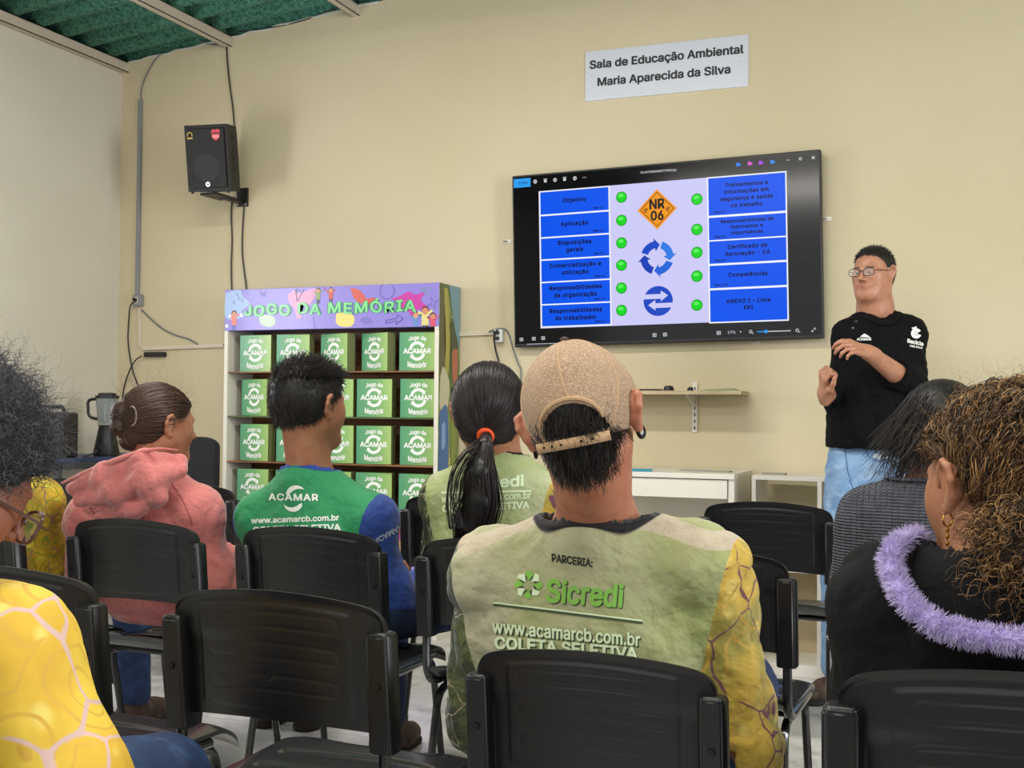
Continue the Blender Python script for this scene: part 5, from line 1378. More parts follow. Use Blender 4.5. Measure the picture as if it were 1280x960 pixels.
b_ = H1.w((0, -.012, .141)) - f1['base']; MB().lathe([(.008, 0), (.007, .004), (.002, .006)], b_, 14).build('top_button', mat('cap_button', '#3a2420', .6), cap, True)
# strap with holes
sp_pts = [H1.w((-.062 + .124 * t, -.092 - .030 * math.sin(PI * t), -.026)) for t in np.linspace(0, 1, 16)]
V = []; 
for p in sp_pts: V += [p + H1.D([0, 0, -.008]), p + H1.D([0, 0, .008]), p + H1.D([0, .003, .008]), p + H1.D([0, .003, -.008])]
V = np.array(V); Q = np.array([(4 * i + k, 4 * i + (k + 1) % 4, 4 * i + 4 + (k + 1) % 4, 4 * i + 4 + k) for i in range(15) for k in range(4)])
st = put('strap', V, Q, f1['base'], cap, M_capb)
for k in (2, 4, 6, 10, 12): MB().cyl(sp_pts[k] - f1['base'] + H1.D([0, -.0015, 0]), sp_pts[k] - f1['base'] + H1.D([0, .001, 0]), .0022, n=8).build('strap_hole', mat('strap_hole', '#2a2018', .9), st)
S = Sdf().ell(H1.w((0, .135, .040)), np.array([.072, .062, .007]) * H1.s, H1.R @ np.array(Matrix.Rotation(-.25, 3, 'X'))); put('brim', *S.mesh(.004), f1['base'], cap, mat('brim_brown', '#4a3328', .8))
# hair below the cap
M_hair_k = mat('hair_black', '#0f0c0b', .5, tint=('tint', '#2a211d'), spec=.4)
V, Q = hair_base(H1, [.09, .07, .02, .012, -.03, -.075, -.088], .0085, .004, 2, .004, back=.002); hb1 = put('hair', V, Q, f1['base'], f1['root'], M_hair_k)
rp, rn = scalp_roots(V, Q, 5200, 3); L_ = H1.L(rp); ok = (L_[:, 1] < .03) & (L_[:, 2] < .045); rp, rn, L_ = rp[ok], rn[ok], L_[ok]
P, R = grow(rp, rn * .35 + H1.D(np.stack([-L_[:, 0] * 5, L_[:, 0] * 0 - .1, -1 + 0 * L_[:, 0]], 1)), .020, 5, 5, bend_=.2, r=.0009); strands('hair_strands', P, R, f1['base'], hb1, M_hair_k, 3)
P, R = grow(rp[::9] - rn[::9] * 0, rn[::9] * .25 + H1.D(np.stack([-L_[::9, 0] * 8, 0 * L_[::9, 0], -1 + 0 * L_[::9, 0]], 1)), .034, 6, 8, bend_=.2, r=.0009)
strands('hair_strands', P, R, f1['base'], hb1, M_hair_k, 4)
# tuft in the cap opening
r0 = np.array([H1.w((.010 + .095 * (u - .5), -.112 + .3 * (u - .5) ** 2, .030 - .4 * abs(u - .5) ** 2 * .3)) for u in np.random.RandomState(2).rand(500)])
P, R = grow(r0, H1.D(np.stack([np.random.RandomState(5).normal(size=500) * .3, np.full(500, -.05), np.full(500, -1.)], 1)), .055, 7, 9, bend_=.15, r=.0012); strands('hair_strands', P, R, f1['base'], hb1, M_hair_k, 5)
# ear plugs
for x in (-1, 1):
    c = H1.w((x * .0915, .001, -.033)); ax_ = H1.D([x, -.35, 0]); ax_ = unit(ax_)
    u_ = unit(np.cross(ax_, NOF)); v_ = np.cross(ax_, u_)
    ring = [c - f1['base'] + (u_ * math.cos(a) + v_ * math.sin(a)) * .0095 + ax_ * .002 for a in np.linspace(0, 2 * PI, 20)[:-1]]
    o = MB().tube(ring, .0035, 8, True).build('ear_plug', M_cap, f1['body'], True)
    MB().cyl(c - f1['base'] - ax_ * .004, c - f1['base'] + ax_ * .003, .0075, n=16).build('plug_centre', silver, o)
print('cap man', flush=True)

# ---------------------------------------------------------------- 2 young man in green and blue
Y2 = 2.86
H2 = Head(onD(387, 509, 3.26), -.22, .03, 0, 1.03)
shL, shR = A3(onY(327, 648, Y2)), A3(onY(463, 650, Y2)); nb = A3(onY(386, 582, Y2 - .01))
sh2 = (shL, shR); al2 = lambda V: -(V[:, 0] - sh2[0][0]) - .050 + .1 * (sh2[0][2] - V[:, 2]); ar2 = lambda V: (V[:, 0] - sh2[1][0]) - .012 + .25 * (sh2[1][2] - V[:, 2])
M_s2 = mat('green_team_shirt', '#2c9a62', .75, bump=[(700, .2, .0008), (22, .7, .018)], var=[('#238a55', 4)], sheen=.15, attr=[('sleeve_left', '#244a9a', 0.), ('sleeve_right', '#1f3f8c', 0.), ('neckband', '#2546a0', 0.)])
f2 = figure('person', 'seated young man with short spiky black hair in green shirt with blue sleeves', (-1.62, 2.86, 0), (0, 1, 0), (-1.61, 2.9, .565), nb, shL, shR,
            A3(onY(352, 745, 2.95)), A3(onY(488, 762, 2.9)), (-1.72, 3.2, .62), (-1.48, 3.22, .62), H2, skin('light', '#b07a5c'), M_s2, M_jean_d, M_boot, nr=.052, seed=12, fold=.006, neck_hole=(.080, .066), w=1.08, sleeve=(.052, .046, .038), jaw=.95,
            attrs={'sleeve_left': al2, 'sleeve_right': ar2}, feet=((-1.70, 3.30, .09), (-1.35, 3.42, .09)), knees=((-1.70, 3.30, .50), (-1.40, 3.32, .50)))
collar(f2, mat('blue_rib', '#2546a0', .8, bump=(500, .4, .001)), .022)
M_pw = mat('print_white', '#eef1ea', .6)
pr(f2, px_text('ACAMAR', 336, 398, 621, 622, 9, bold=.05, space=1.1), M_pw, step=4.)
pr(f2, crescent(372, 622, 13, PI * 1.05, PI * 1.72, 6), M_pw, 'emblem', step=4.); pr(f2, crescent(366, 625, 12, PI * .1, PI * .85, 6), M_pw, 'emblem', step=4.)
pr(f2, px_text('www.acamarcb.com.br', 314, 424, 651, 647, 7.5, bold=.05), M_pw, step=4.)
pr(f2, px_text('COLETA SELETIVA', 316, 426, 663, 659, 9, bold=.06), M_pw, step=4.)
pr(f2, mv2d(fit_text('ACAMAR', 40, 7, bold=.05), 485, 668, 1., -.5), mat('print_silver', '#a8b4c8', .6), step=4.)
def short_hair(H, fg, line, m, seed, thick=.010, n=3500, L=.018, up=.0, spike=None, r=.0011, back=0.):
    V, Q = hair_base(H, line, thick, .004, seed, .0045, back=back); o = put('hair', V, Q, fg['base'], fg['root'], m)
    rp, rn = scalp_roots(V, Q, n, seed); l = H.L(rp); top = np.clip((l[:, 2] - .05) / .06, 0, 1)[:, None]
    D_ = rn * (.5 + .6 * top) + H.D(np.stack([0 * l[:, 0], l[:, 0] * 0 + .5 * top[:, 0], -1 + 1.2 * top[:, 0]], 1)) * .9
    P, R = grow(rp - rn * .002, D_, L, 5, seed + 1, bend_=.25, r=r); strands('hair_strands', P, R, fg['base'], o, m, seed)
    if spike:
        ok = (l[:, 2] > .075); P, R = grow(rp[ok], (rn * .8 + H.D(np.array([spike])))[ok], L * 2., 6, seed + 2, bend_=.2, r=r * 1.1); strands('hair_strands', P, R, fg['base'], o, m, seed + 5)
    return o
short_hair(H2, f2, [.075, .06, .035, .02, -.012, -.04, -.05], M_hair_k, 21, .010, 4200, .015, spike=(.3, .55, .3), back=.004)
# hidden-side face details for all heads
for H, f in ((H1, f1), (H2, f2)): face_parts(H, f['base'], f['body'])

# ---------------------------------------------------------------- 3 woman in the pink hoodie
Y3 = 2.80
H3 = Head(onD(198, 533, 3.40), -.38, -.04, 0, 1.0)
shL, shR = A3(onY(116, 648, Y3)), A3(onY(246, 640, Y3)); nb = A3(onY(196, 590, Y3))
M_s3 = mat('pink_sweatshirt', '#c87470', .9, bump=[(900, .3, .001), (20, .8, .02)], var=[('#bb6561', 5), ('#cf7c76', 11, .5, .75)], sheen=.4)
def hood3(S):
    W3 = lambda px, py, Y: A3(onY(px, py, Y))
    S.chain([W3(94, 611, 2.72), W3(140, 590, 2.70), W3(190, 577, 2.72), W3(222, 580, 2.78)], [.026, .036, .036, .026], .05)
    S.chain([W3(104, 626, 2.71), W3(150, 618, 2.69), W3(196, 604, 2.70)], [.024, .034, .034], .07)
    S.chain([W3(128, 644, 2.70), W3(176, 638, 2.69), W3(206, 618, 2.70)], [.014, .020, .020], .05)
f3 = figure('person', 'seated woman in salmon pink hoodie with brown hair in a low bun', (-2.13, 2.82, 0), (0, 1, 0), (-2.12, 2.84, .57), nb, shL, shR,
            A3(onY(106, 730, 2.84)), A3(onY(256, 712, 2.84)), (-2.2, 3.15, .63), A3(onY(276, 735, 3.1)), H3, skin('light', ''), M_s3, M_jean, M_boot, nr=.048, seed=31, fold=.008, neck_hole=(.066, .058), w=1.04, sleeve=(.050, .048, .040), g=.014, hem=.475,
            feet=((-2.25, 3.48, .09), (-2.10, 3.50, .09)), knees=((-2.25, 3.25, .50), (-2.06, 3.26, .50)), shirt_h=.008)
W3 = lambda px, py, Y: A3(onY(px, py, Y))
S = Sdf().chain([W3(88, 610, 2.66), W3(130, 592, 2.65), W3(180, 577, 2.66), W3(224, 577, 2.72)], [.016, .027, .030, .022], .03)
S.chain([W3(100, 628, 2.665), W3(145, 616, 2.65), W3(190, 600, 2.65), W3(225, 590, 2.70)], [.016, .028, .032, .02], .04).chain([W3(122, 646, 2.67), W3(168, 640, 2.66), W3(202, 622, 2.66)], [.012, .018, .020], .03)
S.cone(W3(84, 600, 2.62), W3(150, 578, 2.60), .006, .010, .02).sub(); S.cone(W3(70, 640, 2.62), W3(104, 655, 2.62), .006, .012, .02).sub()
V, Q = S.mesh(.006); V = folds(V, vnormals(V, Q), .006, 55, 34, (1, 1, .7)); put('hood', V, Q, f3['base'], f3['shirt'], M_s3)
# hood opening: dark fold line along the upper edge
pts = [onY(px, py, y) for px, py, y in ((78, 604, 2.665), (104, 592, 2.645), (140, 577, 2.63), (172, 566, 2.64), (200, 561, 2.66), (222, 563, 2.71))]
MB().tube([Vector(p) - Vector(f3['base']) for p in spline(pts, 6)], [.003 + .005 * math.sin(PI * min(1, i / 30 + .12)) for i in range(31)], 8).build('hood_edge', M_s3, f3['shirt'], True)
M_seam3 = mat('pink_seam', '#8f4745', .9)
for sp_l in ([(203, 588), (215, 605), (228, 625), (238, 648), (240, 658)], [(103, 620), (112, 632), (118, 642)]):
    q = [(p.x, p.y) for p in spline([Vector((a, b, 0)) for a, b in sp_l], 4)]
    g = join2d(*[poly2d([(q[i][0] - .5, q[i][1]), (q[i + 1][0] - .5, q[i + 1][1]), (q[i + 1][0] + .6, q[i + 1][1]), (q[i][0] + .6, q[i][1])]) for i in range(len(q) - 1)]); pr(f3, g, M_seam3, 'seam', .001)
M_hair_b = mat('hair_brown', '#2b1b14', .45, tint=('tint', '#4c3326'))
V, Q = hair_base(H3, [.070, .058, .03, .022, -.02, -.045, -.055], .008, .002, 3, .0045); hb = put('hair', V, Q, f3['base'], f3['root'], M_hair_b)
def pulled(H, fg, o, V, Q, tie, n, seed, m, r=.0011, lift=.003, wav=.0):
    rp, rn = scalp_roots(V, Q, n, seed); c = H.w((0, -.01, .02)); T_ = A3(tie)
    a = unit(rp - c); b = unit(T_ - c); ra = np.linalg.norm(rp - c, axis=1); rb = np.linalg.norm(T_ - c)
    om = np.arccos(np.clip(a @ b, -.999, .999))[:, None]; t = np.linspace(0, 1, 12)
    rs = np.random.RandomState(seed); paths = []
    for k in t:
        d = (np.sin((1 - k) * om) * a + np.sin(k * om) * b) / np.sin(om)
        paths.append(d)
    Dn = np.stack(paths, 1)
    # follow the hair surface: radius from ray casting on the base
    bv = bvh_of(V, Q); Rr = np.zeros(Dn.shape[:2]); 
    for i in range(0, Dn.shape[0]):
        for j in (0, 3, 6, 9, 11):
            h = bv.ray_cast(Vector(c + Dn[i, j] * .3), Vector(-Dn[i, j])); Rr[i, j] = (Vector(h[0]) - Vector(c)).length if h[0] is not None else rb
        Rr[i] = np.interp(np.arange(12), (0, 3, 6, 9, 11), Rr[i, [0, 3, 6, 9, 11]])
    Rr += lift * rs.rand(len(rp))[:, None] + .001 * np.sin(t * 9 + rs.rand(len(rp))[:, None] * 6)
    P = c + Dn * Rr[..., None]
    if wav: P = P + wav * np.stack([np.sin(t[None] * 22 + rs.rand(len(rp), 1) * 6), np.cos(t[None] * 19 + rs.rand(len(rp), 1) * 6), np.sin(t[None] * 25 + rs.rand(len(rp), 1) * 6)], -1)
    return strands('hair_strands', P, r * np.linspace(1, .7, 12)[None], fg['base'], o, m, seed)
pulled(H3, f3, hb, V, Q, H3.w((-.01, -.112, .0)), 1300, 33, M_hair_b, .0012)
def knot(name, balls, base, parent, m, seed, n=160, r=.0016, turns=2.2):
    """bun: lumps wrapped with coils of hair"""
    S = Sdf()
    for c, rr in balls: S.ell(A3(c), rr, None, .01)
    V, Q = S.mesh(.004); N = vnormals(V, Q); V = V + N * (.0018 * np.sin(wnoise(V, 160, seed) * 9))[:, None]; o = put(name, V, Q, base, parent, m)
    rs = np.random.RandomState(seed); P = []
    for c, rr in balls:
        rr = np.full(3, rr, float) if np.isscalar(rr) else np.array(rr)
        for _ in range(n):
            ax_ = unit(rs.normal(size=3) * .5 + [0, .4, 1]); u = unit(np.cross(ax_, rs.normal(size=3))); v = np.cross(ax_, u); hgt = rs.uniform(-.75, .75); t = np.linspace(0, PI * rs.uniform(.6, turns), 14)
            q = math.sqrt(max(0, 1 - hgt * hgt)); P.append(A3(c) + (ax_ * hgt + (u * np.cos(t)[:, None] + v * np.sin(t)[:, None]) * q) * (rr * 1.03))
    strands('hair_strands', np.array(P), r, base, o, m, seed + 1); return o
bn = knot('bun', [(onD(154, 516, 3.34), .034), (onD(168, 511, 3.34), .030), (onD(152, 532, 3.34), .031), (onD(164, 550, 3.35), (.036, .03, .030)), (onD(174, 530, 3.34), .036)], f3['base'], f3['root'], M_hair_b, 35, 110)
ring = [A3(onD(165 + 5.5 * math.cos(a), 520 + 12 * math.sin(a), 3.29)) - f3['base'] for a in np.linspace(-1.9, 1.6, 12)]
MB().tube(ring, .0028, 6).build('hair_tie', mat('clear_hair_tie', '#8d7f78', .2, trans=.3), bn, True)
P, R = grow(*[(a, b) for a, b in [scalp_roots(V, Q, 160, 36)]][0], .05, 9, 37, curl=.002, freq=1.5, r=.0004, bend_=.6); strands('stray_hair', P, R, f3['base'], hb, M_hair_b, 38)
face_parts(H3, f3['base'], f3['body'])
print('pink', flush=True)

# ---------------------------------------------------------------- 4 woman with the ponytail
Y4 = 2.83
H4 = Head(onD(611, 519, 3.03), .30, -.02, 0, 1.06)
shL, shR = A3(onY(560, 624, Y4)), A3(onY(676, 624, Y4)); nb = A3(onY(622, 566, Y4))
sh4 = (shL, shR); al4 = lambda V: -(V[:, 0] - sh4[0][0]) - .030 + .2 * (sh4[0][2] - V[:, 2]); ar4 = lambda V: (V[:, 0] - sh4[1][0]) - .035 + .2 * (sh4[1][2] - V[:, 2])
M_s4 = mat('pale_lime_team_shirt', '#a3ab78', .8, bump=[(800, .2, .0008), (22, .7, .018)], var=[('#b9b8a0', 3.5, .42, .6), ('#8a9e50', 2.4, .5, .66)], attr=[('sleeve_left', PAT_CAMO, 0.), ('sleeve_right', PAT_Y, 0.), ('neckband', '#1b1a1c', 0.)])
f4 = figure('person', 'seated woman with long black ponytail and orange hair tie in pale green shirt', (-1.07, 2.86, 0), (0, 1, 0), (-1.06, 2.88, .565), nb, shL, shR,
            A3(onY(546, 730, 2.9)), A3(onY(700, 730, 2.9)), (-1.16, 3.2, .62), (-.95, 3.2, .62), H4, skin('light', ''), M_s4, M_jean_l, M_boot, nr=.047, seed=41, fold=.006, neck_hole=(.074, .062), w=1.0, sleeve=(.046, .042, .036),
            attrs={'sleeve_left': al4, 'sleeve_right': ar4}, feet=((-1.17, 3.32, .09), (-.95, 3.36, .09)))
collar(f4, M_blackrib, .018)
pr(f4, px_text('Sicredi', 585, 655, 604, 601, 15, bold=.05), M_pr_w, step=4.)
pr(f4, poly2d([(552, 617), (552, 615), (664, 613), (664, 615)]), M_pr_w, 'print_line', step=4.)
pr(f4, px_text('www.acamarcb.com.br', 552, 664, 624, 619, 9, bold=.04), M_pr_w, step=4.); pr(f4, px_text('COLETA SELETIVA', 553, 662, 636, 631, 9, bold=.06), M_pr_w, step=4.)
tie = A3(onD(607, 546, 2.905)); V, Q = hair_base(H4, [.070, .055, .0, -.035, -.045, -.062, -.072], .013, .001, 4, .0045, back=.006); hb = put('hair', V, Q, f4['base'], f4['root'], M_hair_k)
M_hair_s = mat('hair_sleek_black', '#0d0a0b', .42, tint=('tint', '#2a2122'), spec=.4)
pulled(H4, f4, hb, V, Q, tie, 2200, 43, M_hair_s, .0010, .003)
tr_ = [A3(onD(x, y, d)) for x, y, d in ((607, 540, 2.93), (606, 556, 2.86), (601, 590, 2.82), (601, 625, 2.83), (592, 655, 2.85), (586, 682, 2.88))]
S = Sdf().chain(tr_, [.012, .016, .028, .034, .030, .012], .01); V, Q = S.mesh(.005); pt = put('ponytail', V, Q, f4['base'], f4['root'], M_hair_s)
def bundle(line, rad, n, seed, squash=.6, out=1.05, stray=0.):
    C = np.array([list(p) for p in spline([Vector(p) for p in line], 5)]); m_ = len(C); rr = np.interp(np.linspace(0, 1, m_), np.linspace(0, 1, len(rad)), rad)
    rs = np.random.RandomState(seed); a = rs.rand(n) * 6.28; q = out * np.sqrt(rs.rand(n) * .5 + .5); t = np.linspace(0, 1, m_)
    T = unit(np.gradient(C, axis=0)); A = unit(np.cross(T, [0, 1, 0])); B = np.cross(T, A)
    st = 1 + stray * rs.rand(n)[:, None] ** 4 * t[None] * 2
    P = C[None] + (A[None] * (np.cos(a)[:, None, None] * (q[:, None] * st)[..., None]) + B[None] * (np.sin(a)[:, None, None] * squash * q[:, None, None])) * rr[None, :, None]
    P += .0025 * np.stack([np.sin(t[None] * 7 + rs.rand(n, 1) * 6), 0 * t[None] + 0 * a[:, None], 0 * t[None] + 0 * a[:, None]], -1); return P
strands('ponytail_strands', bundle(tr_, [.011, .016, .030, .036, .034, .022], 650, 44, .8, 1.04, .5), .0012, f4['base'], pt, M_hair_s, 45)
loose = bundle([tie] + [A3(onD(x, y, 2.82)) for x, y in ((590, 562), (572, 590), (566, 625), (570, 660))], [.004, .014, .018, .018, .02], 40, 47, 1., 1.); strands('loose_hair', loose, .0008, f4['base'], pt, M_hair_s, 46)
ax_ = unit(tr_[1] - tr_[0]); u_ = unit(np.cross(ax_, [0, 1, 0])); v_ = np.cross(ax_, u_); cc = tie - ax_ * .004
MB().tube([cc - f4['base'] + (u_ * math.cos(a) * .0145 + v_ * math.sin(a) * .0165) for a in np.linspace(0, 2 * PI, 25)[:-1]], .0072, 8, True).build('hair_tie', mat('orange_elastic', '#e8501c', .7, bump=(300, .5, .001)), pt, True)
face_parts(H4, f4['base'], f4['body'])

# ---------------------------------------------------------------- 5 curly haired woman in black jacket
Y5 = 1.62
H5_ = Head(onD(1254, 612, 1.52), .74, -.05, .04, 1.0)
shL, shR = A3(onY(1120, 758, Y5)), A3(onY(1376, 745, Y5)); nb = A3(onY(1240, 715, Y5 - .01))
M_s5 = mat('black_jacket', '#08080b', .85, bump=[(900, .3, .001), (16, .8, .02)], spec=.25)
f5 = figure('person', 'seated woman with curly brown highlighted hair in black jacket with lavender fur hood', (.09, 1.66, 0), (0, 1, 0), (.09, 1.68, .57), nb, shL, shR,
            A3(onY(1108, 865, 1.64)), A3(onY(1405, 860, 1.64)), (.0, 2.0, .63), (.2, 2.0, .63), H5_, skin('light', ''), M_s5, M_jean_d, M_boot, nr=.050, name_h=1, seed=51, fold=.007, ear_out=1.0, neck_hole=(.085, .07), w=1.04, sleeve=(.058, .052, .044), g=.018, shirt_h=.008)
fur = [onY(px, py, y) for px, py, y in ((1150, 672, 1.63), (1128, 676, 1.57), (1113, 695, 1.53), (1120, 728, 1.49), (1146, 764, 1.465), (1185, 786, 1.45), (1230, 797, 1.445), (1290, 800, 1.445), (1345, 785, 1.47), (1375, 750, 1.50), (1380, 710, 1.55), (1360, 680, 1.62))]
fur = [A3(p) for p in spline(fur, 6)]; fc = np.mean(fur, 0)
# hood: hangs open on the back, lining inside the fur edge
S = Sdf()
for i in range(0, len(fur) - 4, 4):
    a, b = fur[i], fur[i + 4]; S.cone(a * .94 + fc * .06 + [0, .02, -.01], b * .94 + fc * .06 + [0, .02, -.01], .014, .014, .02)
hoodL = [A3(onY(x, y, yy)) for x, y, yy in ((1150, 775, 1.565), (1180, 805, 1.545), (1220, 828, 1.535), (1300, 832, 1.535), (1345, 805, 1.55))]
S.chain(hoodL, [.035, .038, .040, .040, .035], .04); V, Q = S.mesh(.007); V = folds(V, vnormals(V, Q), .003, 30, 55); hd5 = put('hood', V, Q, f5['base'], f5['shirt'], M_s5)
lin = [fc + (p - fc) * q + np.array([0, .10 * (1 - q), -.055 * (1 - q)]) for q in (.96, .75, .5, .25, .02) for p in fur]; n_ = len(fur)
Q = np.array([(r * n_ + i, r * n_ + i + 1, (r + 1) * n_ + i + 1, (r + 1) * n_ + i) for r in range(4) for i in range(n_ - 1)])
o = put('hood_lining', np.array(lin), Q, f5['base'], hd5, mat('black_lining', '#0d0c0e', .95, bump=(300, .6, .003), sheen=.3)); sm = o.modifiers.new('t', 'SOLIDIFY'); sm.thickness = .004
M_fur = mat('lavender_fur', '#ae9bd6', .9, tint=('tint', '#e2d8f6'))
fb = MB().tube([Vector(p - f5['base']) for p in fur], .0105, 10).build('fur_trim', M_fur, hd5, True)
rs = np.random.RandomState(5); nF = 9000; I_ = rs.randint(0, len(fur) - 1, nF); tt_ = rs.rand(nF)[:, None]; fa = np.array(fur); C = fa[I_] * (1 - tt_) + fa[I_ + 1] * tt_; T = unit(fa[I_ + 1] - fa[I_]); D_ = unit(np.cross(T, rs.normal(size=(nF, 3))))
clump = np.stack([wnoise(C + D_ * .01, 190, k) for k in (1, 2, 3)], -1)
P, R = grow(C + D_ * .008, D_ + clump * 1.3 + T * .2, .0105, 4, 6, bend_=.35, r=.0006); strands('fur_fibres', P, R, f5['base'], fb, M_fur, 7)
M_hair_c = mat('hair_curly_brown', '#22150d', .45, tint=('tint', '#c0915c'), spec=.5)
def ex5(S): S.ell(H5_.w((.012, -.05, .045)), np.array([.092, .10, .085]), H5_.R, .04)
V, Q = hair_base(H5_, [.078, .066, .058, .058, .030, -.03, -.06], .018, .004, 5, .0045, extra=ex5); N = vnormals(V, Q); V = V + N * (.0035 * wnoise(V, 110, 8))[:, None]; hb = put('hair', V, Q, f5['base'], f5['root'], mat('hair_curly_base', '#24170f', .6))
tie5 = A3(onD(1268, 668, 1.42))
def curly_flow(H, fg, o, V, Q, tie, n, seed, m, r, amp, wl, Lmax=.16, lift=.004):
    rp, rn = scalp_roots(V, Q, n * 2, seed); l_ = H.L(rp); az_ = np.degrees(np.abs(np.arctan2(l_[:, 0], l_[:, 1]))); keep = ~((az_ < 112) & (l_[:, 2] < .085) & (az_ > 60)); rp, rn = rp[keep][:n], rn[keep][:n]; n = len(rp)
    T_ = A3(tie); rs = np.random.RandomState(seed); p = rp.copy(); path = [p.copy()]
    c = H.w((0, -.012, .02)); bv = bvh_of(V, Q); st = Lmax / 26
    for k in range(26):
        to = unit(T_ - p); nn = unit(p - c); tg = unit(to - nn * (to * nn).sum(1, keepdims=True) * .9 + .25 * np.stack([wnoise(p, 25, 70 + q) for q in range(3)], -1))
        p = p + tg * st; path.append(p.copy())
    P = np.stack(path, 1)
    # push outside the hair surface
    for j in range(0, 27, 2):
        for i in range(len(rp)):
            h = bv.find_nearest(Vector(P[i, j]))
            if h[0] is not None:
                hn = np.array(h[1]); d_ = (P[i, j] - np.array(h[0])) @ hn
                if d_ < lift or d_ > lift * 3: P[i, j] = np.array(h[0]) + hn * lift * (.4 + rs.rand())
    P[:, 1:26:2] = (P[:, 0:25:2] + P[:, 2:27:2]) / 2
    # resample finer and add the curl
    t0 = np.linspace(0, 1, 27); t1 = np.linspace(0, 1, 53); P2 = np.empty((len(rp), 53, 3))
    for a in range(3):
        P2[:, ::2, a] = P[:, :, a]; P2[:, 1::2, a] = (P[:, 1:, a] + P[:, :-1, a]) / 2
    T = unit(np.gradient(P2, axis=1)); A = unit(np.cross(T, np.broadcast_to(unit(P2 - c), T.shape))); B = np.cross(T, A)
    ph = rs.rand(n, 1) * 6.28; w_ = 6.28 * Lmax / wl * t1[None] * (.75 + .5 * rs.rand(n, 1)); am = amp * (.5 + rs.rand(n, 1))
    P2 = P2 + (A * np.cos(ph + w_)[..., None] + B * (.7 * np.sin(ph + w_) + .5)[..., None]) * am[..., None]
    # each guide carries a lock of neighbouring hairs that converge towards its tip
    K = 7; off = rs.normal(size=(n, K, 1, 2)) * .0032; sp_ = (1 - .45 * t1)[None, None, :, None] + .25 * np.sin(ph[:, None, :, None] + t1[None, None, :, None] * 9)
    P2 = (P2[:, None] + A[:, None] * (off[..., :1] * sp_) + B[:, None] * (off[..., 1:] * sp_)).reshape(n * K, 53, 3)
    return strands('hair_strands', P2[:, ::2], (r * np.linspace(1.15, .7, 27))[None], fg['base'], o, m, seed, pw=2.4)
curly_flow(H5_, f5, hb, V, Q, tie5, 600, 57, M_hair_c, .0006, .0065, .040)
bun = knot('curly_bun', [(onD(1270, 668, 1.42), (.040, .036, .045)), (onD(1262, 700, 1.42), .030), (onD(1295, 690, 1.42), .045), (onD(1285, 640, 1.43), .040)], f5['base'], f5['root'], mat('hair_curly_base', ''), 58, 10)
rs = np.random.RandomState(9); n_ = 900; c_ = A3(onD(1276, 672, 1.415)); d_ = unit(rs.normal(size=(n_, 3)) * [1, .8, 1.2] + [0, -.3, -.1]); P, R = grow(c_ + d_ * [.045, .04, .062], d_ * .3 + unit(np.cross(d_, rs.normal(size=(n_, 3)))) * .8 + [0, 0, -.5], .055, 20, 59, curl=.0048, freq=2.6, grav=(0, 0, -.3), r=.0009); strands('curls', P, R, f5['base'], bun, M_hair_c, 60, pw=1.6)
rp, rn = scalp_roots(V, Q, 420, 61); P, R = grow(rp, rn + 1.2 * unit(np.cross(rn, np.random.RandomState(3).normal(size=rn.shape))), .04, 12, 62, curl=.003, freq=2., r=.00035, bend_=.5); strands('stray_hair', P, R, f5['base'], hb, M_hair_c, 63)
rp, rn = scalp_roots(V, Q, 60, 64)
# earring: small hoop with a hanging drop
M_gold = mat('gold', '#c8963c', .25, .9); e_ = H5_.w((-.0915, .0, -.040)) - f5['base']
hoop = [e_ + np.array([.009 * math.cos(a) * .6, .006 * math.cos(a), .009 * math.sin(a)]) for a in np.linspace(0, 2 * PI, 17)[:-1]]
er = MB().tube(hoop, .0013, 6, True).build('earring', M_gold, f5['body'], True)
for k, z in enumerate((-.014, -.022, -.031)): MB().lathe([(.0008, .004), (.003, 0), (.0008, -.004)], e_ + np.array([0, 0, z]), 8).build('earring_drop', M_gold, er, True)
face_parts(H5_, f5['base'], f5['body'])
print('curly', flush=True)

# ---------------------------------------------------------------- 6 person in the grey knitted sweater
Y6 = 2.86
H6_ = Head(onD(1176, 548, 2.74), .25, -.05, 0, 1.0)
shL, shR = A3(onY(1092, 652, Y6)), A3(onY(1226, 650, Y6)); nb = A3(onY(1160, 612, Y6))
def knit():
    m = mat('grey_knit', '#5c5e68', .95, var=[('#4a4b55', 30)])
    nt = m.node_tree; b = nt.nodes['Principled BSDF']; tc = nt.nodes.new('ShaderNodeTexCoord')
    w = nt.nodes.new('ShaderNodeTexWave'); w.wave_type = 'BANDS'; w.bands_direction = 'X'; w.inputs['Scale'].default_value = 24; w.inputs['Distortion'].default_value = 1.2; nt.links.new(tc.outputs['Object'], w.inputs[0])
    bn = nt.nodes.new('ShaderNodeBump'); bn.inputs['Strength'].default_value = 1.; bn.inputs['Distance'].default_value = .006; nt.links.new(w.outputs['Fac'], bn.inputs['Height'])
    w2 = nt.nodes.new('ShaderNodeTexWave'); w2.bands_direction = 'Z'; w2.inputs['Scale'].default_value = 45; w2.inputs['Distortion'].default_value = 1.; nt.links.new(tc.outputs['Object'], w2.inputs[0])
    b2 = nt.nodes.new('ShaderNodeBump'); b2.inputs['Strength'].default_value = .8; b2.inputs['Distance'].default_value = .004; nt.links.new(w2.outputs['Fac'], b2.inputs['Height']); nt.links.new(bn.outputs[0], b2.inputs['Normal']); nt.links.new(b2.outputs[0], b.inputs['Normal']); return m
M_s6 = knit()
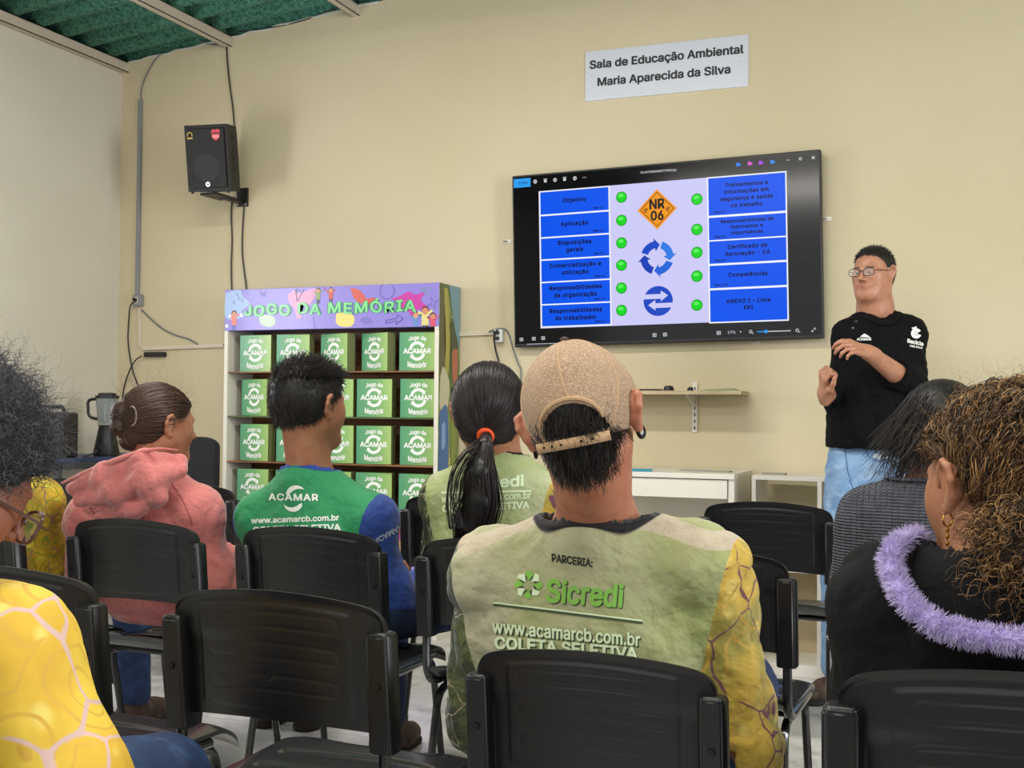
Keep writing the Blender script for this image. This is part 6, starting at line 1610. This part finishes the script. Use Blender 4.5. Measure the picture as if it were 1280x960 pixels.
f6 = figure('person', 'seated person in grey ribbed knit sweater with dark hair, mostly hidden by curly woman', (-.03, 2.88, 0), (0, 1, 0), (-.03, 2.90, .57), nb, shL, shR,
            A3(onY(1078, 730, 2.88)), A3(onY(1240, 730, 2.88)), (-.12, 3.2, .63), (.1, 3.2, .63), H6_, skin('light', ''), M_s6, M_jean_d, M_boot, nr=.05, seed=61, fold=.005, neck_hole=(.078, .064), w=1.1, sleeve=(.056, .05, .042), g=.02, shirt_h=.010)
collar(f6, M_s6, .03, lift=.012)
V, Q = hair_base(H6_, [.072, .058, .03, .0, -.03, -.05, -.06], .022, .004, 6, .005); hb = put('hair', V, Q, f6['base'], f6['root'], M_hair_k)
rp, rn = scalp_roots(V, Q, 2600, 65); l = H6_.L(rp); P, R = grow(rp, rn * .35 + np.array([-.30, -.1, -1.]), .085, 8, 66, bend_=.25, grav=(0, 0, -.2), r=.0012, lenvar=.5); strands('hair_strands', P, R, f6['base'], hb, M_hair_k, 67)
face_parts(H6_, f6['base'], f6['body'])

# ---------------------------------------------------------------- 7 grey haired person with glasses at the left edge
H7 = Head(onD(-70, 600, 1.46), -.42, -.48, 0, 1.0)
shR = A3(onD(12, 812, 1.46)); shL = shR + np.array([-.36, -.04, .0]); nb = (shL + shR) / 2 + np.array([.02, .02, .075])
M_s7 = mat('yellow_printed_shirt', '#edc43c', .7, bump=[(700, .2, .0008), (14, .35, .01)], attr=[('all', PAT_YB, -9.), ('yoke', '#9db48c', 0.)])
f7 = figure('person', 'person with fluffy grey black hair and glasses in bright yellow printed shirt, left edge', ((shL + shR)[0] / 2, 1.14, 0), (.1, 1, 0), ((shL + shR)[0] / 2, 1.16, .565), nb, shL, shR,
            shL + np.array([-.06, .0, -.26]), A3(onD(90, 975, 1.44)), shL + np.array([.08, .3, -.3]), A3(onD(170, 1060, 1.62)), H7, skin('brown', '#9a6148'), M_s7, M_jean, M_boot, nr=.050, seed=71, fold=.005, w=1.08, sleeve=(.058, .054, .046), g=.014, shirt_h=.008,
            attrs={'all': lambda V: np.zeros(len(V)), 'yoke': lambda V: .07 - np.linalg.norm((V - nb)[:, :2], axis=1) * .55 - .02}, knees=(A3((-1.2, 1.55, .50)), A3(onD(172, 985, 1.78))), feet=None)
M_hair_g = mat('hair_grey_curls', '#1b1a1e', .7, tint=('tint', '#6c6b72'))
def ex7(S): S.ell(H7.w((0, -.02, .06)), np.array([.098, .108, .098]), H7.R, .04)
V, Q = hair_base(H7, [.070, .055, .02, .01, -.02, -.05, -.06], .022, .006, 7, .005, extra=ex7); N = vnormals(V, Q); V = V + N * (.006 * wnoise(V, 90, 8))[:, None]; hb = put('hair', V, Q, f7['base'], f7['root'], mat('hair_grey_base', '#141316', .8))
rp, rn = scalp_roots(V, Q, 3600, 73); P, R = grow(rp - rn * .004, rn + .7 * np.random.RandomState(4).normal(size=rn.shape), .030, 9, 74, curl=.0036, freq=2.4, r=.00055, bend_=.4); strands('hair_strands', P, R, f7['base'], hb, M_hair_g, 75)
rp, rn = scalp_roots(V, Q, 700, 76); P, R = grow(rp, rn + .5 * np.random.RandomState(5).normal(size=rn.shape), .055, 11, 77, curl=.004, freq=2., r=.0003, bend_=.4); strands('stray_hair', P, R, f7['base'], hb, M_hair_g, 78)
def glasses(H, fg, rimm, x_=.034, y_=.112, z_=.0, rw=.026, rh=.019, tr_=.0016, lensc='#dfe8ea', name='glasses'):
    b = fg['base']; gm = mat('lens_' + lensc[1:], lensc, .05); gm.node_tree.nodes['Principled BSDF'].inputs['Alpha'].default_value = .10; o = None
    shape = lambda a: (math.copysign(abs(math.cos(a)) ** .7, math.cos(a)) * rw, math.copysign(abs(math.sin(a)) ** .7, math.sin(a)) * rh)
    m = MB()
    for s in (-1, 1): m.tube([H.w((s * x_ + shape(a)[0], y_ - abs(shape(a)[0] * s + 0) * .12, z_ + shape(a)[1])) - b for a in np.linspace(0, 2 * PI, 25)[:-1]], tr_, 6, True)
    m.tube([H.w((-(x_ - rw), y_, z_ + .004)) - b, H.w((0, y_ + .004, z_ + .008)) - b, H.w((x_ - rw, y_, z_ + .004)) - b], tr_, 6)
    o = m.build(name, rimm, fg['root'], True)
    for s in (-1, 1):
        MB().tube([H.w((s * (x_ + rw), y_ - .004, z_ + .006)) - b, H.w((s * .074, .085, z_ + .007)) - b, H.w((s * .080, .0, z_ + .010)) - b, H.w((s * .080, -.02, z_ - .012)) - b], tr_, 6).build('temple', rimm, o, True)
        ps = [H.w((s * x_ + shape(a)[0] * .97, y_ - abs(shape(a)[0]) * .12 - .0003, z_ + shape(a)[1] * .97)) - b for a in np.linspace(0, 2 * PI, 25)[:-1]]
        pb = [p + H.D([0, -.0012, 0]) for p in ps]; n = len(ps)
        me = pyd(ps + pb, [tuple(range(n)), tuple(range(2 * n - 1, n - 1, -1))] + [(i, i + n, (i + 1) % n + n, (i + 1) % n) for i in range(n)]); link('lens', me, o, gm)
    return o
glasses(H7, f7, mat('brown_frame', '#5a3d33', .3), y_=.116, rw=.028, rh=.022, z_=-.012, tr_=.0022)
face_parts(H7, f7['base'], f7['body'])

# ---------------------------------------------------------------- 8 person in yellow sleeve behind the glasses
Y8 = 2.75
H8 = Head(onD(8, 540, 3.60), .2, -.1, 0, 1.0)
shR = A3(onY(46, 628, Y8)); shL = shR + np.array([-.34, 0, 0]); nb = (shL + shR) / 2 + np.array([0, 0, .08])
M_s8 = mat('yellow_green_shirt', '#c9b233', .75, bump=[(700, .2, .0008), (16, .35, .01)], attr=[('all', sleeve_pattern('#d2b32c', '#a98a20', '#8a6a60', 13., .03, '#c8c23c', '#7d8f2a'), -9.)])
f8 = figure('person', 'seated person in yellow green patterned sleeve, mostly hidden behind grey fluffy hair', ((shL + shR)[0] / 2, 2.8, 0), (0, 1, 0), ((shL + shR)[0] / 2, 2.82, .565), nb, shL, shR,
            shL + np.array([-.05, .02, -.26]), A3(onY(66, 700, 2.84)), shL + np.array([.08, .36, -.26]), A3(onY(90, 690, 3.05)), H8, skin('brown', ''), M_s8, M_jean, M_boot, seed=81, fold=.005, sleeve=(.05, .046, .04), w=1.,
            attrs={'all': lambda V: np.zeros(len(V))})
short_hair(H8, f8, [.075, .06, .035, .02, -.012, -.04, -.05], M_hair_k, 82, .012, 1500, .02)
face_parts(H8, f8['base'], f8['body'])
print('seated done', flush=True)
# ---------------------------------------------------------------- 9 standing presenter
DP = 4.5
def q(px, py, dd=0.): return A3(onD(px, py, DP + dd))
PB = q(1086, 560); PB[2] = 0
face_d = unit(np.array([-.40, -.92, 0])); bod_d = unit(np.array([-.50, -.866, 0])); BX = np.cross(bod_d, NOF)   # BX = his right hand side
yaw = math.atan2(-face_d[0], face_d[1])
HP = Head(q(1092, 343, -.0), yaw, -.02, .0, .875)
M_polo = mat('black_polo', '#050609', .85, bump=[(800, .25, .0008), (13, .45, .012)], spec=.2)
rt = empty('person', PB, 0, 'standing presenter with glasses in black long sleeve polo and light blue jeans', 'person')
nbp = q(1094, 388, .02); sR = q(1063, 423, -.02); sL = q(1134, 419, .0)     # his right is left in the picture
pel = q(1083, 566, .02); chest = (sR + sL) / 2 - NOF * .16 + bod_d * .02
hipR, hipL = q(1062, 590, -.02), q(1106, 590, .04)
kR, kL = q(1052, 712, -.05), q(1108, 712, .03); aR, aL = kR * 1., kL * 1.
aR = np.array([kR[0] - .01, kR[1] + .03, .09]); aL = np.array([kL[0] + .02, kL[1] + .03, .09])
eR = q(1047, 498, .05); wR = q(1031, 492, -.12)
eL = q(1140, 482, -.14); wL = q(1086, 441, -.31); cufL = eL + (wL - eL) * .38
S = Sdf()
R_ = np.stack([-BX, bod_d, NOF], 1)
S.ell(pel, (.128, .095, .10), R_, .05).ell((pel + chest) / 2, (.145, .12, .2), R_, .05).ell(chest, (.15, .11, .17), R_, .05).cone(sR, sL, .05, .05, .05)
S.chain([sR, eR, wR], [.042, .036, .026]).chain([sL, eL, wL], [.042, .040, .028])
S.chain([hipR, kR, aR], [.08, .055, .038], .03).chain([hipL, kL, aL], [.08, .055, .038], .03)
parts = [S.mesh(.010)]
S = Sdf(); head_sdf(S, HP, nbp, 1.0, 1.16, .062); S.cone(HP.w((0, .03, -.085)), nbp, .045, .062, .04); parts.append(S.mesh(.0028))
# his left hand: raised in front of the chest, fingers loosely curled towards the picture left
S = Sdf(); S.cone(eL + (wL - eL) * .3, wL, .040, .027, .01); hand_sdf(S, wL, unit(q(1052, 428, -.38) - wL), np.array([.15, -.7, .75]), 1, .55, 1.0, .2, .5); parts.append(S.mesh(.0038))
S = Sdf(); S.cone(eR + (wR - eR) * .5, wR, .032, .027, .01); hand_sdf(S, wR, unit(q(1029, 458, -.18) - wR), np.array([-.9, -.5, .1]), 1, 1.25, .98, .1, .5); parts.append(S.mesh(.0038))
V, Q = merge(*parts)
Lp = HP.L(V); lipd = .009 - np.hypot(np.hypot(Lp[:, 0] * .42, Lp[:, 2] + .062), (Lp[:, 1] - .098) * .6)
stub = np.minimum(-.028 - Lp[:, 2] - .55 * np.abs(Lp[:, 0]) * 0, .2) * 1.
M_skinp = mat('skin_presenter', '#b98468', .45, sss=.08, var=[('#a66c54', 30, .45, .8)], bump=(500, .12, .0008), attr=[('lip', '#9c5a4a', 0., .004), ('brow', '#3a2a22', 0., .002)])
brow = np.maximum(*[.0036 - np.hypot(np.maximum(np.abs(Lp[:, 0] - s * .031) - .014, 0), (Lp[:, 2] - .0245 + .1 * np.abs(Lp[:, 0] - s * .02))) - (Lp[:, 1] < .05) for s in (-1, 1)])
bodyP = put('body', V, Q, PB, rt, M_skinp, {'lip': lipd * .3, 'brow': brow})
fgp = dict(base=PB, root=rt, body=bodyP)
face_parts(HP, PB, bodyP)
glasses(HP, fgp, mat('thin_metal_frame', '#3a3634', .3, .6), y_=.113, z_=.002, rw=.025, rh=.017, tr_=.0014, name='glasses')
M_hair_p = mat('hair_presenter', '#1d1714', .6, tint=('tint', '#4a4340'))
short_hair(HP, fgp, [.082, .075, .058, .026, .0, -.038, -.048], M_hair_p, 91, .007, 3600, .010)
# polo
S = Sdf(); g = .018
S.ell(pel + NOF * .02, (.142 + g, .12 + g, .14), R_, .06).ell((pel + chest) / 2 + bod_d * .02, (.140 + g, .13 + g, .2), R_, .06).ell(chest, (.146 + g, .115 + g, .17 + g), R_, .06).cone(sR, sL, .055 + g, .055 + g, .06)
for s in (sR, sL): S.cone(nbp * .8 + s * .2 - NOF * .02, s, .046 + g * .6, .050 + g, .03)
S.cone(sR, eR, .056, .052, .03); S.cone(eR, eR + (wR - eR) * .55, .052, .045, .02)
SL = Sdf().cone(sL, eL, .062, .060, .03).cone(eL, wL, .058, .050, .02); S.cone(sL, eL, .062, .058, .03)
axd = unit(wL - eL)
def cutp(I):
    r_ = np.hypot((I - nbp) @ BX / .070, (I - nbp) @ bod_d / .066); c = np.minimum((1 - r_) * .06, I[..., 2] - (nbp[2] - .07))
    # open placket notch in front
    a = np.abs((I - nbp) @ BX); f_ = (I - nbp) @ bod_d
    hz = PB[2] + q(1080, 560)[2]; ctr = np.minimum(hz - I[..., 2], 1.)
    # hem only for the trunk
    c = np.maximum(c, np.where(np.abs((I - pel) @ BX) < .26, hz - I[..., 2], -1))
    return c
V, Q = merge(S.mesh(.0065, cutp), SL.mesh(.0065, lambda I: (I - cufL) @ axd)); N = vnormals(V, Q); dn = np.clip((np.linalg.norm(V - nbp, axis=1) - .1) / .1, .1, 1)[:, None]
V = V + (folds(V, N, .010, 40, 92, (1, 1, .7)) - V) * dn; V = V + (folds(V, N, .004, 100, 93) - V) * dn
sh = put('polo_shirt', V, Q, PB, rt, M_polo); bvp = bvh_of(V, Q); fgp.update(shirt=sh, bvh=bvp, nc=nbp + bod_d * .004, X=-BX, F=bod_d, nb=nbp, nh=(.074, .070))
cl = collar(fgp, mat('black_rib_collar', '#07070a', .85, bump=(500, .4, .001), spec=.2), .044, lift=.009)
MB().tube([Vector(PB * -1 + cufL + (np.cross(axd, NOF) * math.cos(a) + np.cross(axd, np.cross(axd, NOF)) * math.sin(a)) * .057) for a in np.linspace(0, 2 * PI, 25)[:-1]], .006, 6, True).build('cuff', M_polo, sh, True)
for px, py in ((1070, 402), (1066, 410)):
    h = bvp.ray_cast(CO, ray(px, py).normalized())
    if h[0]: MB().cyl(h[0] - Vector(PB) - h[1] * .001, h[0] - Vector(PB) + h[1] * .002, .0055, n=12).build('button', mat('shirt_button', '#55504c', .3), sh)
pr(fgp, join2d(poly2d([(1075, 421), (1080, 417), (1084, 419), (1088, 422)][::-1]), px_text('ACAMAR', 1071, 1089, 424, 424, 3.5, bold=.05)), M_pw, 'chest_print', step=3.)
pr(fgp, join2d(arc2d(1145, 417, 2.5, 6.5, .3, 5.8, 14), circle2d(1145, 417, 2, 10), poly2d([(1139, 410), (1146, 408), (1144, 414)])), M_pw, 'sleeve_emblem', step=3.)
pr(fgp, px_text('Recicla', 1134, 1154, 426, 430, 5.5, bold=.06), M_pw, 'sleeve_lettering', step=3.); pr(fgp, px_text('mais Brasil', 1137, 1153, 432, 435, 3, bold=.04), M_pw, 'sleeve_lettering', step=3.)
# jeans
S = Sdf(); S.ell(pel - NOF * .03, (.158, .128, .13), R_, .05); S.chain([hipR, kR, aR + NOF * .03], [.092, .076, .068], .03).chain([hipL, kL, aL + NOF * .03], [.092, .076, .068], .03)
zw = q(1080, 536)[2]
V, Q = S.mesh(.0065, lambda I: np.maximum(I[..., 2] - zw, .06 - I[..., 2])); N = vnormals(V, Q); V = folds(V, N, .005, 26, 95, (1, 1, 1.6)); V = folds(V, N, .002, 70, 96, (1, 1, 1.4))
jn = put('jeans', V, Q, PB, rt, M_jean_l); fj = dict(base=PB, shirt=jn, bvh=bvh_of(V, Q)); M_st = mat('jean_seam', '#3d6796', .85)
def seamline(pts, w=.7):
    qq = [(p.x, p.y) for p in spline([Vector((a, b, 0)) for a, b in pts], 4)]
    return join2d(*[poly2d([(qq[i][0] - w, qq[i][1] - w * .3), (qq[i + 1][0] - w, qq[i + 1][1] - w * .3), (qq[i + 1][0] + w, qq[i + 1][1] + w * .3), (qq[i][0] + w, qq[i][1] + w * .3)]) for i in range(len(qq) - 1)])
for pts in ([(1056, 562), (1058, 575), (1060, 590), (1064, 600)], [(1083, 562), (1087, 572), (1098, 577), (1112, 574)], [(1062, 600), (1068, 615), (1074, 640)]): drape_px('seam', seamline(pts), fj['bvh'], PB, M_st, jn, 3., .001)
drape_px('pocket_lining', poly2d([(1090, 572), (1092, 567), (1108, 566), (1112, 572), (1100, 575)]), fj['bvh'], PB, mat('pocket_white', '#c9d2dc', .8), jn, 3., .0016)
for a_ in (aR, aL): shoe(rt, PB, a_, bod_d, M_boot)
